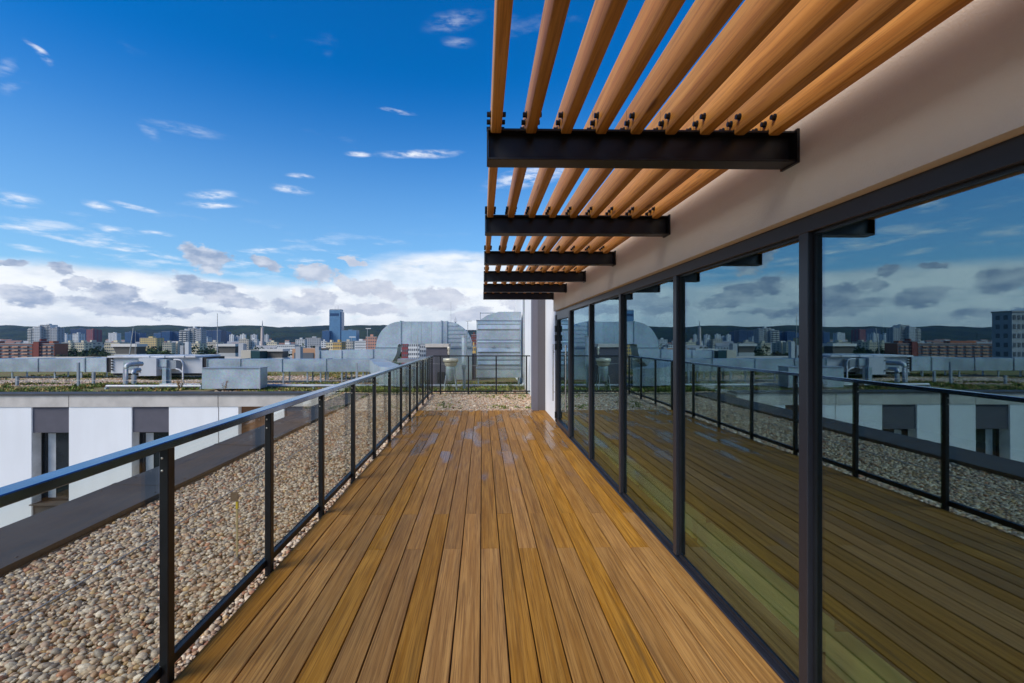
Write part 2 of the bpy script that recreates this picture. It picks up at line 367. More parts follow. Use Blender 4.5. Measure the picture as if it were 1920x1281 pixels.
# ================================================================== mesh helpers
class MB:
    def __init__(s): s.v = []; s.f = []; s.sm = []
    def add(s, vs, fs, smooth=False):
        o = len(s.v); s.v += [tuple(p) for p in vs]; s.f += [tuple(i + o for i in f) for f in fs]; s.sm += [smooth] * len(fs); return s
    def box(s, x0, x1, y0, y1, z0, z1):
        x0, x1 = sorted((x0, x1)); y0, y1 = sorted((y0, y1)); z0, z1 = sorted((z0, z1))
        return s.add([(x0,y0,z0),(x1,y0,z0),(x1,y1,z0),(x0,y1,z0),(x0,y0,z1),(x1,y0,z1),(x1,y1,z1),(x0,y1,z1)],
                     [(0,3,2,1),(4,5,6,7),(0,1,5,4),(1,2,6,5),(2,3,7,6),(3,0,4,7)])
    def cbox(s, x0, x1, y0, y1, z0, z1, c=.003, axis='y'):
        """box with its four long edges chamfered, long axis given"""
        if axis == 'y': A, B = (x0, x1), (z0, z1); L = (y0, y1); put = lambda a, b, l: (a, l, b)
        elif axis == 'x': A, B = (y0, y1), (z0, z1); L = (x0, x1); put = lambda a, b, l: (l, a, b)
        else: A, B = (x0, x1), (y0, y1); L = (z0, z1); put = lambda a, b, l: (a, b, l)
        pr = [(A[0]+c,B[0]),(A[1]-c,B[0]),(A[1],B[0]+c),(A[1],B[1]-c),(A[1]-c,B[1]),(A[0]+c,B[1]),(A[0],B[1]-c),(A[0],B[0]+c)]
        n = 8; vs = [put(a, b, L[0]) for a, b in pr] + [put(a, b, L[1]) for a, b in pr]
        fs = [(i, (i+1) % n, n + (i+1) % n, n + i) for i in range(n)] + [tuple(range(n))[::-1], tuple(range(n, 2*n))]
        return s.add(vs, fs)
    def tube(s, p0, p1, r, n=12, r1=None, caps=True, smooth=True):
        p0, p1 = Vector(p0), Vector(p1); r1 = r if r1 is None else r1
        d = (p1 - p0).normalized(); a = d.orthogonal().normalized(); b = d.cross(a)
        vs = []
        for p, rr in ((p0, r), (p1, r1)):
            for i in range(n):
                t = 2 * math.pi * i / n; vs.append(p + a * math.cos(t) * rr + b * math.sin(t) * rr)
        s.add(vs, [(i, (i+1) % n, n + (i+1) % n, n + i) for i in range(n)], smooth)
        if caps: s.add(vs[:n], [tuple(range(n))[::-1]]); s.add(vs[n:], [tuple(range(n))])
        return s
    def path(s, pts, r, n=10):
        pts = [Vector(p) for p in pts]
        rings = []
        up = Vector((0, 0, 1))
        for i, p in enumerate(pts):
            d = (pts[min(i+1, len(pts)-1)] - pts[max(i-1, 0)]).normalized()
            a = d.cross(up); a = a.normalized() if a.length > .05 else d.cross(Vector((0, 1, 0))).normalized()
            b = d.cross(a); rings.append([p + a*math.cos(2*math.pi*k/n)*r + b*math.sin(2*math.pi*k/n)*r for k in range(n)])
        vs = [q for rg in rings for q in rg]
        s.add(vs, [(i*n+k, i*n+(k+1) % n, (i+1)*n+(k+1) % n, (i+1)*n+k) for i in range(len(pts)-1) for k in range(n)], True)
        s.add(rings[0], [tuple(range(n))]); s.add(rings[-1], [tuple(range(n))]); return s
    def lathe(s, prof, c=(0, 0, 0), n=20):
        vs = [(c[0] + r*math.cos(2*math.pi*k/n), c[1] + r*math.sin(2*math.pi*k/n), c[2] + z) for r, z in prof for k in range(n)]
        return s.add(vs, [(i*n+k, i*n+(k+1) % n, (i+1)*n+(k+1) % n, (i+1)*n+k) for i in range(len(prof)-1) for k in range(n)], True)
    def strip(s, A, B, y0, y1):
        """solid between two polylines A and B in the X-Z plane, from y0 to y1"""
        n = len(A); vs = [(a[0], y0, a[1]) for a in A] + [(b[0], y0, b[1]) for b in B] + [(a[0], y1, a[1]) for a in A] + [(b[0], y1, b[1]) for b in B]
        fs = []
        for i in range(n-1):
            fs += [(i, i+1, n+i+1, n+i), (2*n+i, 3*n+i, 3*n+i+1, 2*n+i+1), (i, 2*n+i, 2*n+i+1, i+1), (n+i, n+i+1, 3*n+i+1, 3*n+i)]
        fs += [(0, n, 3*n, 2*n), (n-1, 3*n-1, 4*n-1, 2*n-1)]
        return s.add(vs, fs)
    def rot(s, a, c=(0, 0)):
        ca, sa = math.cos(a), math.sin(a)
        s.v = [(c[0] + (x-c[0])*ca - (y-c[1])*sa, c[1] + (x-c[0])*sa + (y-c[1])*ca, z) for x, y, z in s.v]; return s
    def mesh(s, name, mat):
        me = bpy.data.meshes.new(name); me.from_pydata(s.v, [], s.f); me.materials.append(mat)
        me.polygons.foreach_set('use_smooth', s.sm); me.update()
        bm = bmesh.new(); bm.from_mesh(me); bmesh.ops.recalc_face_normals(bm, faces=bm.faces); bm.to_mesh(me); bm.free()
        return me
    def build(s, name, mat, parent=None, **kw):
        return link(name, s.mesh(name, mat), parent, **kw)

def link(name, me, parent=None, loc=None, **kw):
    o = bpy.data.objects.new(name, me); COL.objects.link(o)
    if parent is not None: o.parent = parent
    if loc is not None: o.location = loc
    for k, v in kw.items(): o[k] = v
    return o
def thing(name, label, cat, group=None, loc=(0, 0, 0)):
    o = bpy.data.objects.new(name, None); COL.objects.link(o); o.location = loc; o.empty_display_size = .2
    o['label'] = label; o['category'] = cat
    if group: o['group'] = group
    return o
def tag(o, label, cat, group=None):
    o['label'] = label; o['category'] = cat
    if group: o['group'] = group
    return o
def copy_tree(o, parent=None):
    c = o.copy(); COL.objects.link(c)
    if parent is not None: c.parent = parent
    for ch in list(o.children): copy_tree(ch, c)
    return c
def numpy_mesh(name, verts, faces, mat, tone=None, smooth=True):
    me = bpy.data.meshes.new(name); nv, nf, k = len(verts), len(faces), faces.shape[1]
    me.vertices.add(nv); me.vertices.foreach_set('co', verts.astype(np.float32).ravel())
    me.loops.add(nf * k); me.loops.foreach_set('vertex_index', faces.astype(np.int32).ravel())
    me.polygons.add(nf); me.polygons.foreach_set('loop_start', (np.arange(nf) * k).astype(np.int32)); me.polygons.foreach_set('loop_total', np.full(nf, k, np.int32))
    me.polygons.foreach_set('use_smooth', np.full(nf, smooth))
    if tone is not None:
        at_ = me.attributes.new('tone', 'FLOAT_COLOR', 'POINT'); c4 = np.ones((nv, 4), np.float32); c4[:, :3] = tone; at_.data.foreach_set('color', c4.ravel())
    me.materials.append(mat); me.update(); me.validate()
    return me

# ================================================================== terrace deck
DECK_L, DECK_R, DECK_END = -1.50, 1.48, 10.95
P = 0.149; GAP = 0.0075
deck = MB().box(DECK_L + .02, DECK_R + .05, -3.2, DECK_END - .01, -.12, -.030).build('deck', MT['dark'], kind='structure', label='wet brown timber terrace deck of long boards')
board_meshes = {}
def board(xa, xb, ya, yb):
    key = (round(xb - xa, 4), round(yb - ya, 4))
    if key not in board_meshes:
        w, L = key
        board_meshes[key] = MB().cbox(-w/2, w/2, 0, L, -.025, 0, .0025, 'y').mesh('board', MT['deck'])
    link('board', board_meshes[key], deck, loc=((xa + xb)/2, ya, random.uniform(-.0012, .0012)))
for k in range(-10, 10):
    xa = -.010 + k * P + GAP/2; xb = xa + P - GAP
    if k % 2 == 0: ys = [-2.79, .46, 3.71, 6.95, 10.20, DECK_END]
    else: ys = [-2.04, 1.20, 4.45, 7.70, DECK_END]
    for a, b in zip(ys[:-1], ys[1:]): board(xa, xb, a + .0015, b - .0015)
MB().box(DECK_L - .002, DECK_R, DECK_END, DECK_END + .012, -.11, -.004).build('end_trim', MT['deck'], deck)

# ================================================================== roof with gravel
ROOF_Y1 = 27.0; WING_Y = 14.3
roof = MB().box(-3.50, 1.47, -4.0, WING_Y + .001, -.5, -.075).build('roof', MT['bed'], kind='structure', label='flat terrace roof slab under the pebbles')
ico = bmesh.new(); bmesh.ops.create_icosphere(ico, subdivisions=2, radius=1.0); IV2 = np.array([v.co[:] for v in ico.verts]); IF2 = np.array([[v.index for v in f.verts] for f in ico.faces]); ico.free()
ico = bmesh.new(); bmesh.ops.create_icosphere(ico, subdivisions=1, radius=1.0); IV1 = np.array([v.co[:] for v in ico.verts]); IF1 = np.array([[v.index for v in f.verts] for f in ico.faces]); ico.free()
PAL = np.array([(.60,.55,.46),(.50,.43,.33),(.66,.62,.54),(.42,.30,.21),(.36,.20,.13),(.30,.29,.28),(.52,.39,.22),(.70,.67,.61),(.45,.35,.29),(.22,.20,.19),(.56,.46,.36),(.46,.25,.17),(.55,.50,.44)])
PW = np.array([12,12,10,9,5,8,6,8,9,4,11,4,9], float); PW /= PW.sum()
def pebbles(regions, base_v, base_f, s, size, zc):
    pts = []
    for (x0, x1, y0, y1) in regions:
        xs = np.arange(x0 + s/2, x1, s); ys = np.arange(y0 + s/2, y1, s); g = np.array(np.meshgrid(xs, ys)).reshape(2, -1).T
        g += rng.uniform(-.5, .5, g.shape) * s; pts.append(g)
    p = np.vstack(pts); n = len(p)
    r = size * rng.lognormal(0, .28, n); r = np.clip(r, size*.5, size*1.9)
    sc = np.stack([r * rng.uniform(.95, 1.45, n), r * rng.uniform(.75, 1.0, n), r * rng.uniform(.50, .80, n)], 1)
    nv = len(base_v)
    V = np.repeat(base_v[None], n, 0) * (1 + rng.uniform(-.10, .10, (n, nv, 1)))
    V = V * sc[:, None, :]
    tx = rng.normal(0, .3, n); c, q = np.cos(tx)[:, None], np.sin(tx)[:, None]
    x, z = V[..., 0]*c + V[..., 2]*q, -V[..., 0]*q + V[..., 2]*c
    a = rng.uniform(0, 2*np.pi, n); c, q = np.cos(a)[:, None], np.sin(a)[:, None]; y = V[..., 1]
    X = x*c - y*q + p[:, :1]; Y = x*q + y*c + p[:, 1:2]; Z = z + (zc + rng.uniform(-.012, .012, n))[:, None]
    VV = np.stack([X, Y, Z], -1).reshape(-1, 3)
    FF = (base_f[None] + (np.arange(n) * nv)[:, None, None]).reshape(-1, 3)
    tone = PAL[rng.choice(len(PAL), n, p=PW)] * np.array([1.16, 1.01, .84]) * rng.uniform(.72, 1.15, (n, 1)) ; tone = np.repeat(tone, nv, 0)
    return VV, FF, tone
va, fa, ta = pebbles([(-3.40, -1.53, 1.9, 5.6)], IV2, IF2, .0215, .0155, -.048)
vb, fb, tb = pebbles([(-3.40, -1.53, 5.6, 14.2), (-1.6, 1.45, 11.0, 14.5)], IV1, IF1, .0285, .0200, -.048)
gv = np.vstack([va, vb]); gf = np.vstack([fa, fb + len(va)]); gt = np.vstack([ta, tb])
g = link('gravel', numpy_mesh('gravel', gv, gf, MT['pebble'], gt)); g['kind'] = 'stuff'; tag(g, 'loose beige and brown river pebbles on the roof beside the deck', 'gravel')

# ================================================================== parapet coping along the void
cop = thing('parapet', 'dark grey sheet metal parapet coping between the gravel and the courtyard', 'parapet', loc=(-3.8, 0, 0))
yseg = [-3.0, -.9, 1.5, 3.35, 5.35, 7.35, 9.35, 11.35, 13.1, WING_Y - .02]
for a, b in zip(yseg[:-1], yseg[1:]):
    m = MB(); dz = random.uniform(-.002, .002)
    # slightly sloping sheet with drip edges, local to the parapet empty
    pr = [(.36, -.005), (.36, .012), (-.33, .034), (-.33, -.075), (-.327, -.075), (-.327, .030), (.355, .008), (.355, -.005)]
    m.strip([(.36, -.040), (.36, .012 + dz), (-.33, .034 + dz), (-.33, -.075)], [(.352, -.040), (.352, .006 + dz), (-.326, .028 + dz), (-.326, -.075)], a + .002, b - .002)
    m.build('coping_sheet', MT['coping'], cop)
    s = MB(); s.strip([(.363, -.036), (.363, .016), (-.333, .038), (-.333, -.07)], [(.36, -.036), (.36, .0135), (-.33, .0355), (-.33, -.07)], b - .03, b + .03); s.build('seam_strip', MT['coping'], cop)
    for q in (a + .25, b - .25):
        for xx in (-.27, .3):
            MB().lathe([(.0, .0), (.010, .0), (.010, .003), (0, .004)], (xx, q, .0135 + (.36 - xx) * .032), 8).build('rivet', MT['coping'], cop)
MB().box(-.32, .34, -3, WING_Y - .05, -1.2, -.004).build('core', MT['concrete'], cop)
MB().box(-.31, .30, -3, WING_Y - .05, -24.9, -1.2).build('outer_wall', MT['white'], cop)

# ================================================================== balustrades
PX0, PX1 = -1.545, -1.500
RZ0, RZ1 = 1.128, 1.168
rail = thing('railing', 'long black metal railing with glass panes along the left of the deck', 'railing', loc=(-1.53, 0, 0))
ox = -1.53
MB().cbox(-1.576 - ox, -1.490 - ox, -2.6, 14.36, RZ0, RZ1, .004, 'y').build('handrail', MT['railtop'], rail)
MB().cbox(-1.574 - ox, -1.532 - ox, -2.6, 14.30, .035, .085, .003, 'y').build('bottom_rail', MT['steel'], rail)
post_y = [2.30 + k * 1.09 for k in range(-4, 12)]
pm = MB().cbox(PX0 - ox, PX1 - ox, -.025, .025, -.03, RZ0, .004, 'z')
pm.box(PX0 - ox + .004, PX1 - ox - .004, -.020, .020, -.07, -.03)
pm = pm.mesh('post', MT['steel'])
scm = MB().lathe([(.0, .0), (.0058, .0), (.0058, .002), (.0, .0035)], (0, 0, 0), 12)
scm.v = [(x, -z, y) for x, y, z in scm.v]; scm = scm.mesh('screw', MT['screw'])
for i, y in enumerate(post_y):
    p = link('post', pm, rail, loc=(0, y, 0))
    for dz in (.045, .105):
        link('screw', scm, p, loc=(PX0 - ox + .016, -.0255, RZ0 - dz))
    if i + 1 < len(post_y):
        y2 = post_y[i + 1]
        MB().box(-1.566 - ox, -1.556 - ox, y + .012, y2 - .012, .085, RZ0 - .001).build('glass_pane', MT['rail_glass'], rail)
rail2 = thing('railing', 'short black railing across the gravel at the far end of the terrace', 'railing', loc=(0, 14.40, 0))
MB().cbox(-1.49, 1.475, -.022, .022, RZ0 + .005, RZ1, .004, 'x').build('handrail', MT['steel'], rail2)
MB().cbox(-1.49, 1.475, -.016, .016, .045, .085, .003, 'x').build('bottom_rail', MT['steel'], rail2)
p2 = MB().cbox(-.022, .022, -.022, .022, -.07, RZ0 + .004, .003, 'z').mesh('post', MT['steel'])
ex = [px(x, 14.4) for x in (826, 878.4, 930.4, 987)]
for x in ex: link('post', p2, rail2, loc=(x, 0, 0))
for a, b in zip([-1.49] + ex, ex + [1.46]):
    if b - a > .15: MB().box(a + .03, b - .03, .024, .032, .087, RZ0).build('glass_pane', MT['rail_glass'], rail2)

# ================================================================== terrace building
FRX0, FRX1, GX = 1.455, 1.490, 1.490
bld = thing('terrace_building', 'cream rendered building with a long wall of dark framed glass beside the deck', 'building', loc=(1.5, 4, 0))
def B(m, name, mat, parent=bld, **kw):
    m.v = [(x - 1.5, y - 4, z) for x, y, z in m.v]; return m.build(name, mat, parent, **kw)
B(MB().box(1.400, 1.75, -3.2, 9.2, 2.204, 2.95), 'upper_wall', MT['cream'])
B(MB().box(1.380, 1.78, -3.2, 9.22, 2.952, 2.99), 'wall_coping', MT['coping'])
B(MB().box(1.48, 1.76, 9.2, 21.0, -.3, 3.55), 'white_wall', MT['white'])
B(MB().box(1.306, 1.478, DECK_END, DECK_END + .42, -.09, 3.56), 'pillar', MT['pillar2'])
B(MB().box(1.188, 1.304, DECK_END + .006, DECK_END + .42, -.09, 3.56), 'pillar', MT['pillar'])
my = [2.100 + 1.421 * k for k in range(-3, 6)]
SP = 1.421
mull = MB().cbox(FRX0 - 1.5, FRX1 - 1.5, -.030, .030, .032, 2.135, .003, 'z').mesh('mullion', MT['frame'])
for y in my + [9.170]: link('mullion', mull, bld, loc=(0, y - 4, 0))
B(MB().cbox(FRX0 - .002, FRX1 + .02, -3.2, 9.2, 2.130, 2.2035, .003, 'y'), 'head_frame', MT['frame'])
B(MB().cbox(FRX0 - .004, FRX1 + .02, -3.2, 9.2, -.02, .014, .003, 'y').cbox(FRX0 + .028, FRX1 + .018, -3.2, 9.2, .0145, .0315, .003, 'y'), 'threshold', MT['frame'])
ys = my + [9.170]
for a, b in zip(ys[:-1], ys[1:]):
    fr = MB(); x0, x1 = GX - .010, GX + .022; z0, z1 = .0325, 2.134; a2, b2 = a + .0305, b - .0305; t = .014
    fr.box(x0, x1, a2, b2, z0, z0 + t).box(x0, x1, a2, b2, z1 - t, z1).box(x0, x1, a2, a2 + t, z0 + t, z1 - t).box(x0, x1, b2 - t, b2, z0 + t, z1 - t)
    if b > 9.0:
        d = B(MB().box(x0 - .03, x1, a2, a2 + .07, z0, z1).box(x0 - .03, x1, b2 - .07, b2, z0, z1).box(x0 - .03, x1, a2 + .07, b2 - .07, z0, z0 + .07).box(x0 - .03, x1, a2 + .07, b2 - .07, z1 - .10, z1), 'door', MT['frame'])
        B(MB().box(GX, GX + .006, a2 + .07, b2 - .07, z0 + .07, z1 - .10), 'door_glass', MT['glass'], d).location = (0, 0, 0)
        hx, hy = 1.425, a2 + .16
        h = MB().tube((hx, hy, .42), (hx, hy, 1.56), .013, 14)
        for zz in (.60, 1.40): h.tube((hx, hy, zz), (x0 - .028, hy, zz), .009, 10)
        B(h, 'door_handle', MT['inox'], d)
        for zz in (.12, 1.45, 1.62, 1.80):
            B(MB().tube((x0 - .045, b2 - .01, zz), (x0 - .045, b2 - .01, zz + .12), .016, 10).box(x0 - .045, x0 - .0305, b2 - .05, b2 + .01, zz + .01, zz + .11), 'hinge', MT['bolt'], d)
    else:
        B(fr, 'glazing_bead', MT['steel'])
        B(MB().box(GX, GX + .006, a2 + t, b2 - t, z0 + t, z1 - t), 'glass_pane', MT['glass'])
# rooms behind the glass
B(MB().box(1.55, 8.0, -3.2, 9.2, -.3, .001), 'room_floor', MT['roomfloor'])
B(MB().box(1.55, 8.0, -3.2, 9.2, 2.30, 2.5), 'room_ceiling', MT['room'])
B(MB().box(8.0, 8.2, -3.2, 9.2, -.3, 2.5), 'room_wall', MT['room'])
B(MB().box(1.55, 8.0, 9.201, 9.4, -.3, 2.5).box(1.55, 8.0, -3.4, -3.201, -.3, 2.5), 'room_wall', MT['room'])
for a, b in zip(my[:-1], my[1:]):
    B(MB().box(1.745, 1.86, a + .34, b + .25, .002, .165), 'sill_box', MT['box_white'])
for a, b in zip(my[:-1], my[1:]):
    m = MB()
    for k in range(34): m.box(1.90, 2.06, a + .2 + k*.033, a + .215 + k*.033, .002, .02)
    B(m, 'floor_grille', MT['frame'], kind='stuff')

# ================================================================== pergola
BZ0, BZ1 = 2.438, 2.575
perg = thing('pergola', 'pergola of black steel beams carrying long brown timber slats above the deck', 'pergola', loc=(.7, 4, 2.5))
bY = [2.10 + 1.421 * k for k in range(-2, 6)]
L0, L1 = .026, 1.388
bmb = MB().cbox(L0, L1, -.050, .050, BZ1 - .010, BZ1, .002, 'x').cbox(L0, L1, -.050, .050, BZ0, BZ0 + .010, .002, 'x').box(L0 + .002, L1, -.0035, .0035, BZ0 + .010, BZ1 - .010).box(L0 - .005, L0 + .001, -.044, .044, BZ0 + .001, BZ1 - .001)
bmb.box(L1, L1 + .012, -.06, .06, BZ0 - .006, BZ1 + .006)
bmb.v = [(x - .7, y, z - 2.5) for x, y, z in bmb.v]; bmesh_ = bmb.mesh('beam', MT['beam'])
for y in bY: link('beam', bmesh_, perg, loc=(0, y - 4, 0))
SW, SH = .045, .14
def ring(zb, zt, w, r=.006, k=4):
    pts = []
    for cx, cz, a0 in ((w/2 - r, zb + r, -90), (w/2 - r, zt - r, 0), (-w/2 + r, zt - r, 90), (-w/2 + r, zb + r, 180)):
        for i in range(k): t = R(a0 + 90 * i / (k - 1)); pts.append((cx + r*math.cos(t), cz + r*math.sin(t)))
    return pts
def slat_mesh():
    m = MB(); zt = BZ1 + .118; lo, hi = BZ1 - .023, BZ1 + .002
    sec = [(-1.3, lo)]
    for y in bY: sec += [(y - .052, lo), (y - .052, hi), (y + .052, hi), (y + .052, lo)]
    sec = sec[:-1]; sec[-1] = (bY[-1] + .055, hi)
    rings = [[(a, y - 4, b - 2.5) for a, b in ring(zb, zt, SW)] for y, zb in sec]
    n = len(rings[0]); vs = [q for r_ in rings for q in r_]
    for i in range(len(rings) - 1):
        step = sec[i][0] == sec[i+1][0]
        m.add(rings[i] + rings[i+1], [(k, (k+1) % n, n + (k+1) % n, n + k) for k in range(n)], not step)
    m.add(rings[0], [tuple(range(n))]); m.add(rings[-1], [tuple(range(n))])
    return m.mesh('slat', MT['slat'])
sm = slat_mesh()
bolt = MB().tube((0, 0, 0), (-.004, 0, 0), .015, 12).tube((-.004, 0, 0), (-.018, 0, 0), .011, 6, smooth=False).lathe([(.0, .0), (.007, .0)], (0, 0, 0), 8).mesh('bolt', MT['bolt'])
plate = MB().box(-.0032, .0032, -.19, .10, BZ1 - 2.5 + .0, BZ1 - 2.5 + .11).mesh('fin_plate', MT['beam'])
farb = MB()
for i in range(9):
    x = .0443 + i * .1535 + SW/2 - .006
    s = link('slat', sm, perg, loc=(x - .7, 0, 0))
    for bi, y in enumerate(bY):
        for j, (dy, dz) in enumerate(((-.095, .037), (-.025, .037), (.045, .037))):
            for side in (-1, 1):
                X = side * SW/2; Yb = y + dy - 4; Z = BZ1 + dz - 2.5
                if 2 <= bi <= 4:
                    o = link('bolt', bolt, s, loc=(X, Yb, Z))
                    if side == 1: o.rotation_euler = (0, 0, math.pi)
                else:
                    farb.tube((x - .7 + X, Yb, Z), (x - .7 + X + side*.012, Yb, Z), .011, 6)
        if bi <= 4:
            c = MB().box(-SW/2 - .0006, SW/2 + .0006, -.001 + y + .008 - 4, .001 + y + .008 - 4, BZ1 - 2.5 - .012, BZ1 + .11 - 2.5)
            c.build('saw_slot', MT['bolt'], s)
farb.build('bolts', MT['bolt'], perg, kind='stuff')

# ================================================================== neighbouring wing with green roof
WY = WING_Y
wing = thing('office_wing', 'white panelled wing with charcoal window heads under a planted flat roof', 'building', loc=(-12, WY, 0))
def Wg(m, name, mat, parent=wing, **kw):
    m.v = [(x + 12, y - WY, z) for x, y, z in m.v]; return m.build(name, mat, parent, **kw)
XL = -30.0; XR = px(604, WY)
Z = lambda y: pz(300, y, WY)
zt, zb = Z(741), Z(763)
Wg(MB().box(XL, XR - .004, WY + .45, ROOF_Y1, -24.9, -.10), 'core', MT['panel'])
for a, b in ((XL, px(-160, WY)), (px(-160, WY), px(130, WY)), (px(130, WY), px(409.5, WY)), (px(409.5, WY), XR)):
    Wg(MB().box(a + .012, b - .012, WY - .02, WY + .44, zb + .004, zt), 'concrete_band', MT['concrete'])
Wg(MB().box(XL, XR + .02, WY - .06, WY + .50, zt + .003, zt + .055), 'roof_edge', MT['coping'])
segs = [(XL, -13.75 - 4.9, 'w')]
edges = []
bayw = px(247, WY) - px(59, WY)
x1 = px(59, WY)
wins = []
xx = px(59, WY)
wins_px = [(px(59, WY) - bayw * k, px(129, WY) - bayw * k) for k in (2, 1, 0, -1)]
cur = XL
zbot = -5.6
def panel(a, b, z0, z1, mat='panel', y0=WY, nm='facade_panel'):
    Wg(MB().box(a + .004, b - .004, y0, WY + .44, z0, z1), nm, MT[mat])
for (a, b) in wins_px:
    panel(cur, a, zbot, zb); cur = b
panel(cur, px(409, WY), zbot, zb)
panel(px(410.5, WY), px(447, WY), zbot, zb)
panel(px(447, WY), px(508, WY), zbot, zb, 'brown', WY + .18, 'timber_panel')
panel(px(508, WY), px(533, WY), zbot, zb)
panel(px(533, WY), XR, zbot, zb, 'charcoal', WY + .06, 'charcoal_panel')
for (a, b) in wins_px:
    z1 = Z(811); z0 = Z(944)
    panel(a, b, z1, zb, 'charcoal', WY + .045, 'charcoal_panel')
    w = Wg(MB().box(a + .002, a + .03, WY + .31, WY + .44, z0, z1).box(b - .06, b - .002, WY + .31, WY + .44, z0, z1).box(a + .03, b - .06, WY + .31, WY + .44, z0, z0 + .06).box(a + .03, b - .06, WY + .31, WY + .44, z1 - .06, z1)
           .box(a + .11, a + .17, WY + .32, WY + .44, z0 + .06, z1 - .06), 'window', MT['steel'])
    Wg(MB().box(a + .03, b - .06, WY + .36, WY + .37, z0 + .06, z1 - .06), 'window_glass', MT['dglass'], w)
    Wg(MB().box(a + .17, a + .40, WY + .355, WY + .358, z0 + .08, z1 - .08), 'blind', MT['reveal'], w)
    Wg(MB().box(a - .02, a + .0035, WY + .02, WY + .44, z0, z1 - .002), 'reveal', MT['reveal'])
    Wg(MB().box(a - .03, b + .03, WY - .05, WY + .31, z0 - .03, z0), 'sill', MT['coping'])
    panel(a, b, zbot, z0 - .032, 'coping', WY + .05, 'spandrel_panel')
Wg(MB().box(XL, XR - .01, WY + .02, WY + .44, -24.9, zbot - .01), 'lower_wall', MT['panel'])
Wg(MB().box(XR - .25, XR, WY + .0, ROOF_Y1, -24.9, -.11), 'side_wall', MT['panel'])

green_roof = MB().add([(XL, WY + .5, -.05), (1.47, WY + .5, -.05), (1.47, ROOF_Y1, -.05), (XL, ROOF_Y1, -.05), (XL, WY + .5, -.4), (1.47, WY + .5, -.4), (1.47, ROOF_Y1, -.4), (XL, ROOF_Y1, -.4)],
                      [(0,1,2,3),(4,7,6,5),(0,4,5,1),(1,5,6,2),(2,6,7,3),(3,7,4,0)])
green_roof.build('green_roof', MT['soil'], kind='structure', label='planted flat roof with soil, stones and stonecrop')
MB().box(XR, 1.47, WY, WY + .51, -.4, -.054).build('roof_strip', MT['bed'], kind='structure')
MB().box(-3.0, 8.9, -4.1, ROOF_Y1, -24.9, -.51).build('building_base', MT['panel'], bld, kind='structure').location = (-1.5, -4, 0)
# sedum tufts
def tufts(n, region, hmin, hmax, pal, wts, dens=None):
    x = rng.uniform(region[0], region[1], n * 3); y = rng.uniform(region[2], region[3], n * 3)
    f = np.sin(x * 1.7 + 1.3 * np.sin(y * .9)) + np.sin(y * 2.3 + x * .6) + rng.normal(0, .7, n * 3)
    o = np.argsort(-f)[:n]; x, y, f = x[o], y[o], f[o]; k = 7
    V = np.zeros((n, k, 3, 3)); h = rng.uniform(hmin, hmax, (n, 1)) * rng.uniform(.5, 1.1, (n, k))
    a = rng.uniform(0, 2*np.pi, (n, k)); r = rng.uniform(0, 1, (n, k)) * h * .9; w = h * .40
    bx = x[:, None] + np.cos(a) * r; by = y[:, None] + np.sin(a) * r
    V[..., 0, 0] = bx - np.sin(a)*w; V[..., 0, 1] = by + np.cos(a)*w; V[..., 1, 0] = bx + np.sin(a)*w; V[..., 1, 1] = by - np.cos(a)*w
    V[..., 2, 0] = bx + np.cos(a)*h*.5; V[..., 2, 1] = by + np.sin(a)*h*.5; V[..., 2, 2] = h; V[..., 0:2, 2] = 0
    V[..., 2] -= .05
    t = pal[rng.choice(len(pal), n, p=wts)][:, None, :] * rng.uniform(.6, 1.35, (n, k, 1)); T = np.repeat(t[:, :, None, :], 3, 2)
    return V.reshape(-1, 3), np.arange(n * k * 3).reshape(-1, 3), T.reshape(-1, 3)
SP_ = np.array([(.11,.15,.03),(.20,.20,.045),(.07,.10,.025),(.30,.17,.06),(.32,.24,.10),(.16,.08,.04)]) * 1.45; SWt = np.array([.26,.24,.18,.09,.16,.07])
a1 = tufts(7000, (-21, px(600, WY), WY + .6, 18.2), .03, .11, SP_, SWt / SWt.sum())
a2 = tufts(2500, (-21, -4, 19.5, 24), .03, .09, SP_, SWt / SWt.sum())
a3 = tufts(3000, (-4.5, 1.4, 15.0, 17.4), .04, .16, SP_, np.array([.4,.25,.2,.03,.09,.03]))
gl = tufts(220, (-1.2, 1.3, 11.4, 14.3), .02, .07, SP_[:3], np.array([.5,.3,.2]))
off = 0; vv, ff, tt = [], [], []
for v_, f_, t_ in (a1, a2, a3, gl): vv.append(v_); ff.append(f_ + off); tt.append(t_); off += len(v_)
o = link('sedum', numpy_mesh('sedum', np.vstack(vv), np.vstack(ff), MT['sedum'], np.vstack(tt), False)); o['kind'] = 'stuff'; tag(o, 'low green and yellow stonecrop growing across the planted roof', 'stonecrop')
vb, fb, tb = pebbles([(px(600, 15), 1.4, 14.9, 15.6), (-9, -3.4, 17.6, 22.4), (-21, -9, 17.5, 22.0), (px(385,15), px(600,15), 14.9, 15.9), (-4.4, -3.4, 13.0, 15)], IV1, IF1, .050, .032, -.05)
o = link('roof_stones', numpy_mesh('roof_stones', vb, fb, MT['pebble'], tb)); o['kind'] = 'stuff'; tag(o, 'strips of loose pebbles around the ducts on the planted roof', 'gravel')

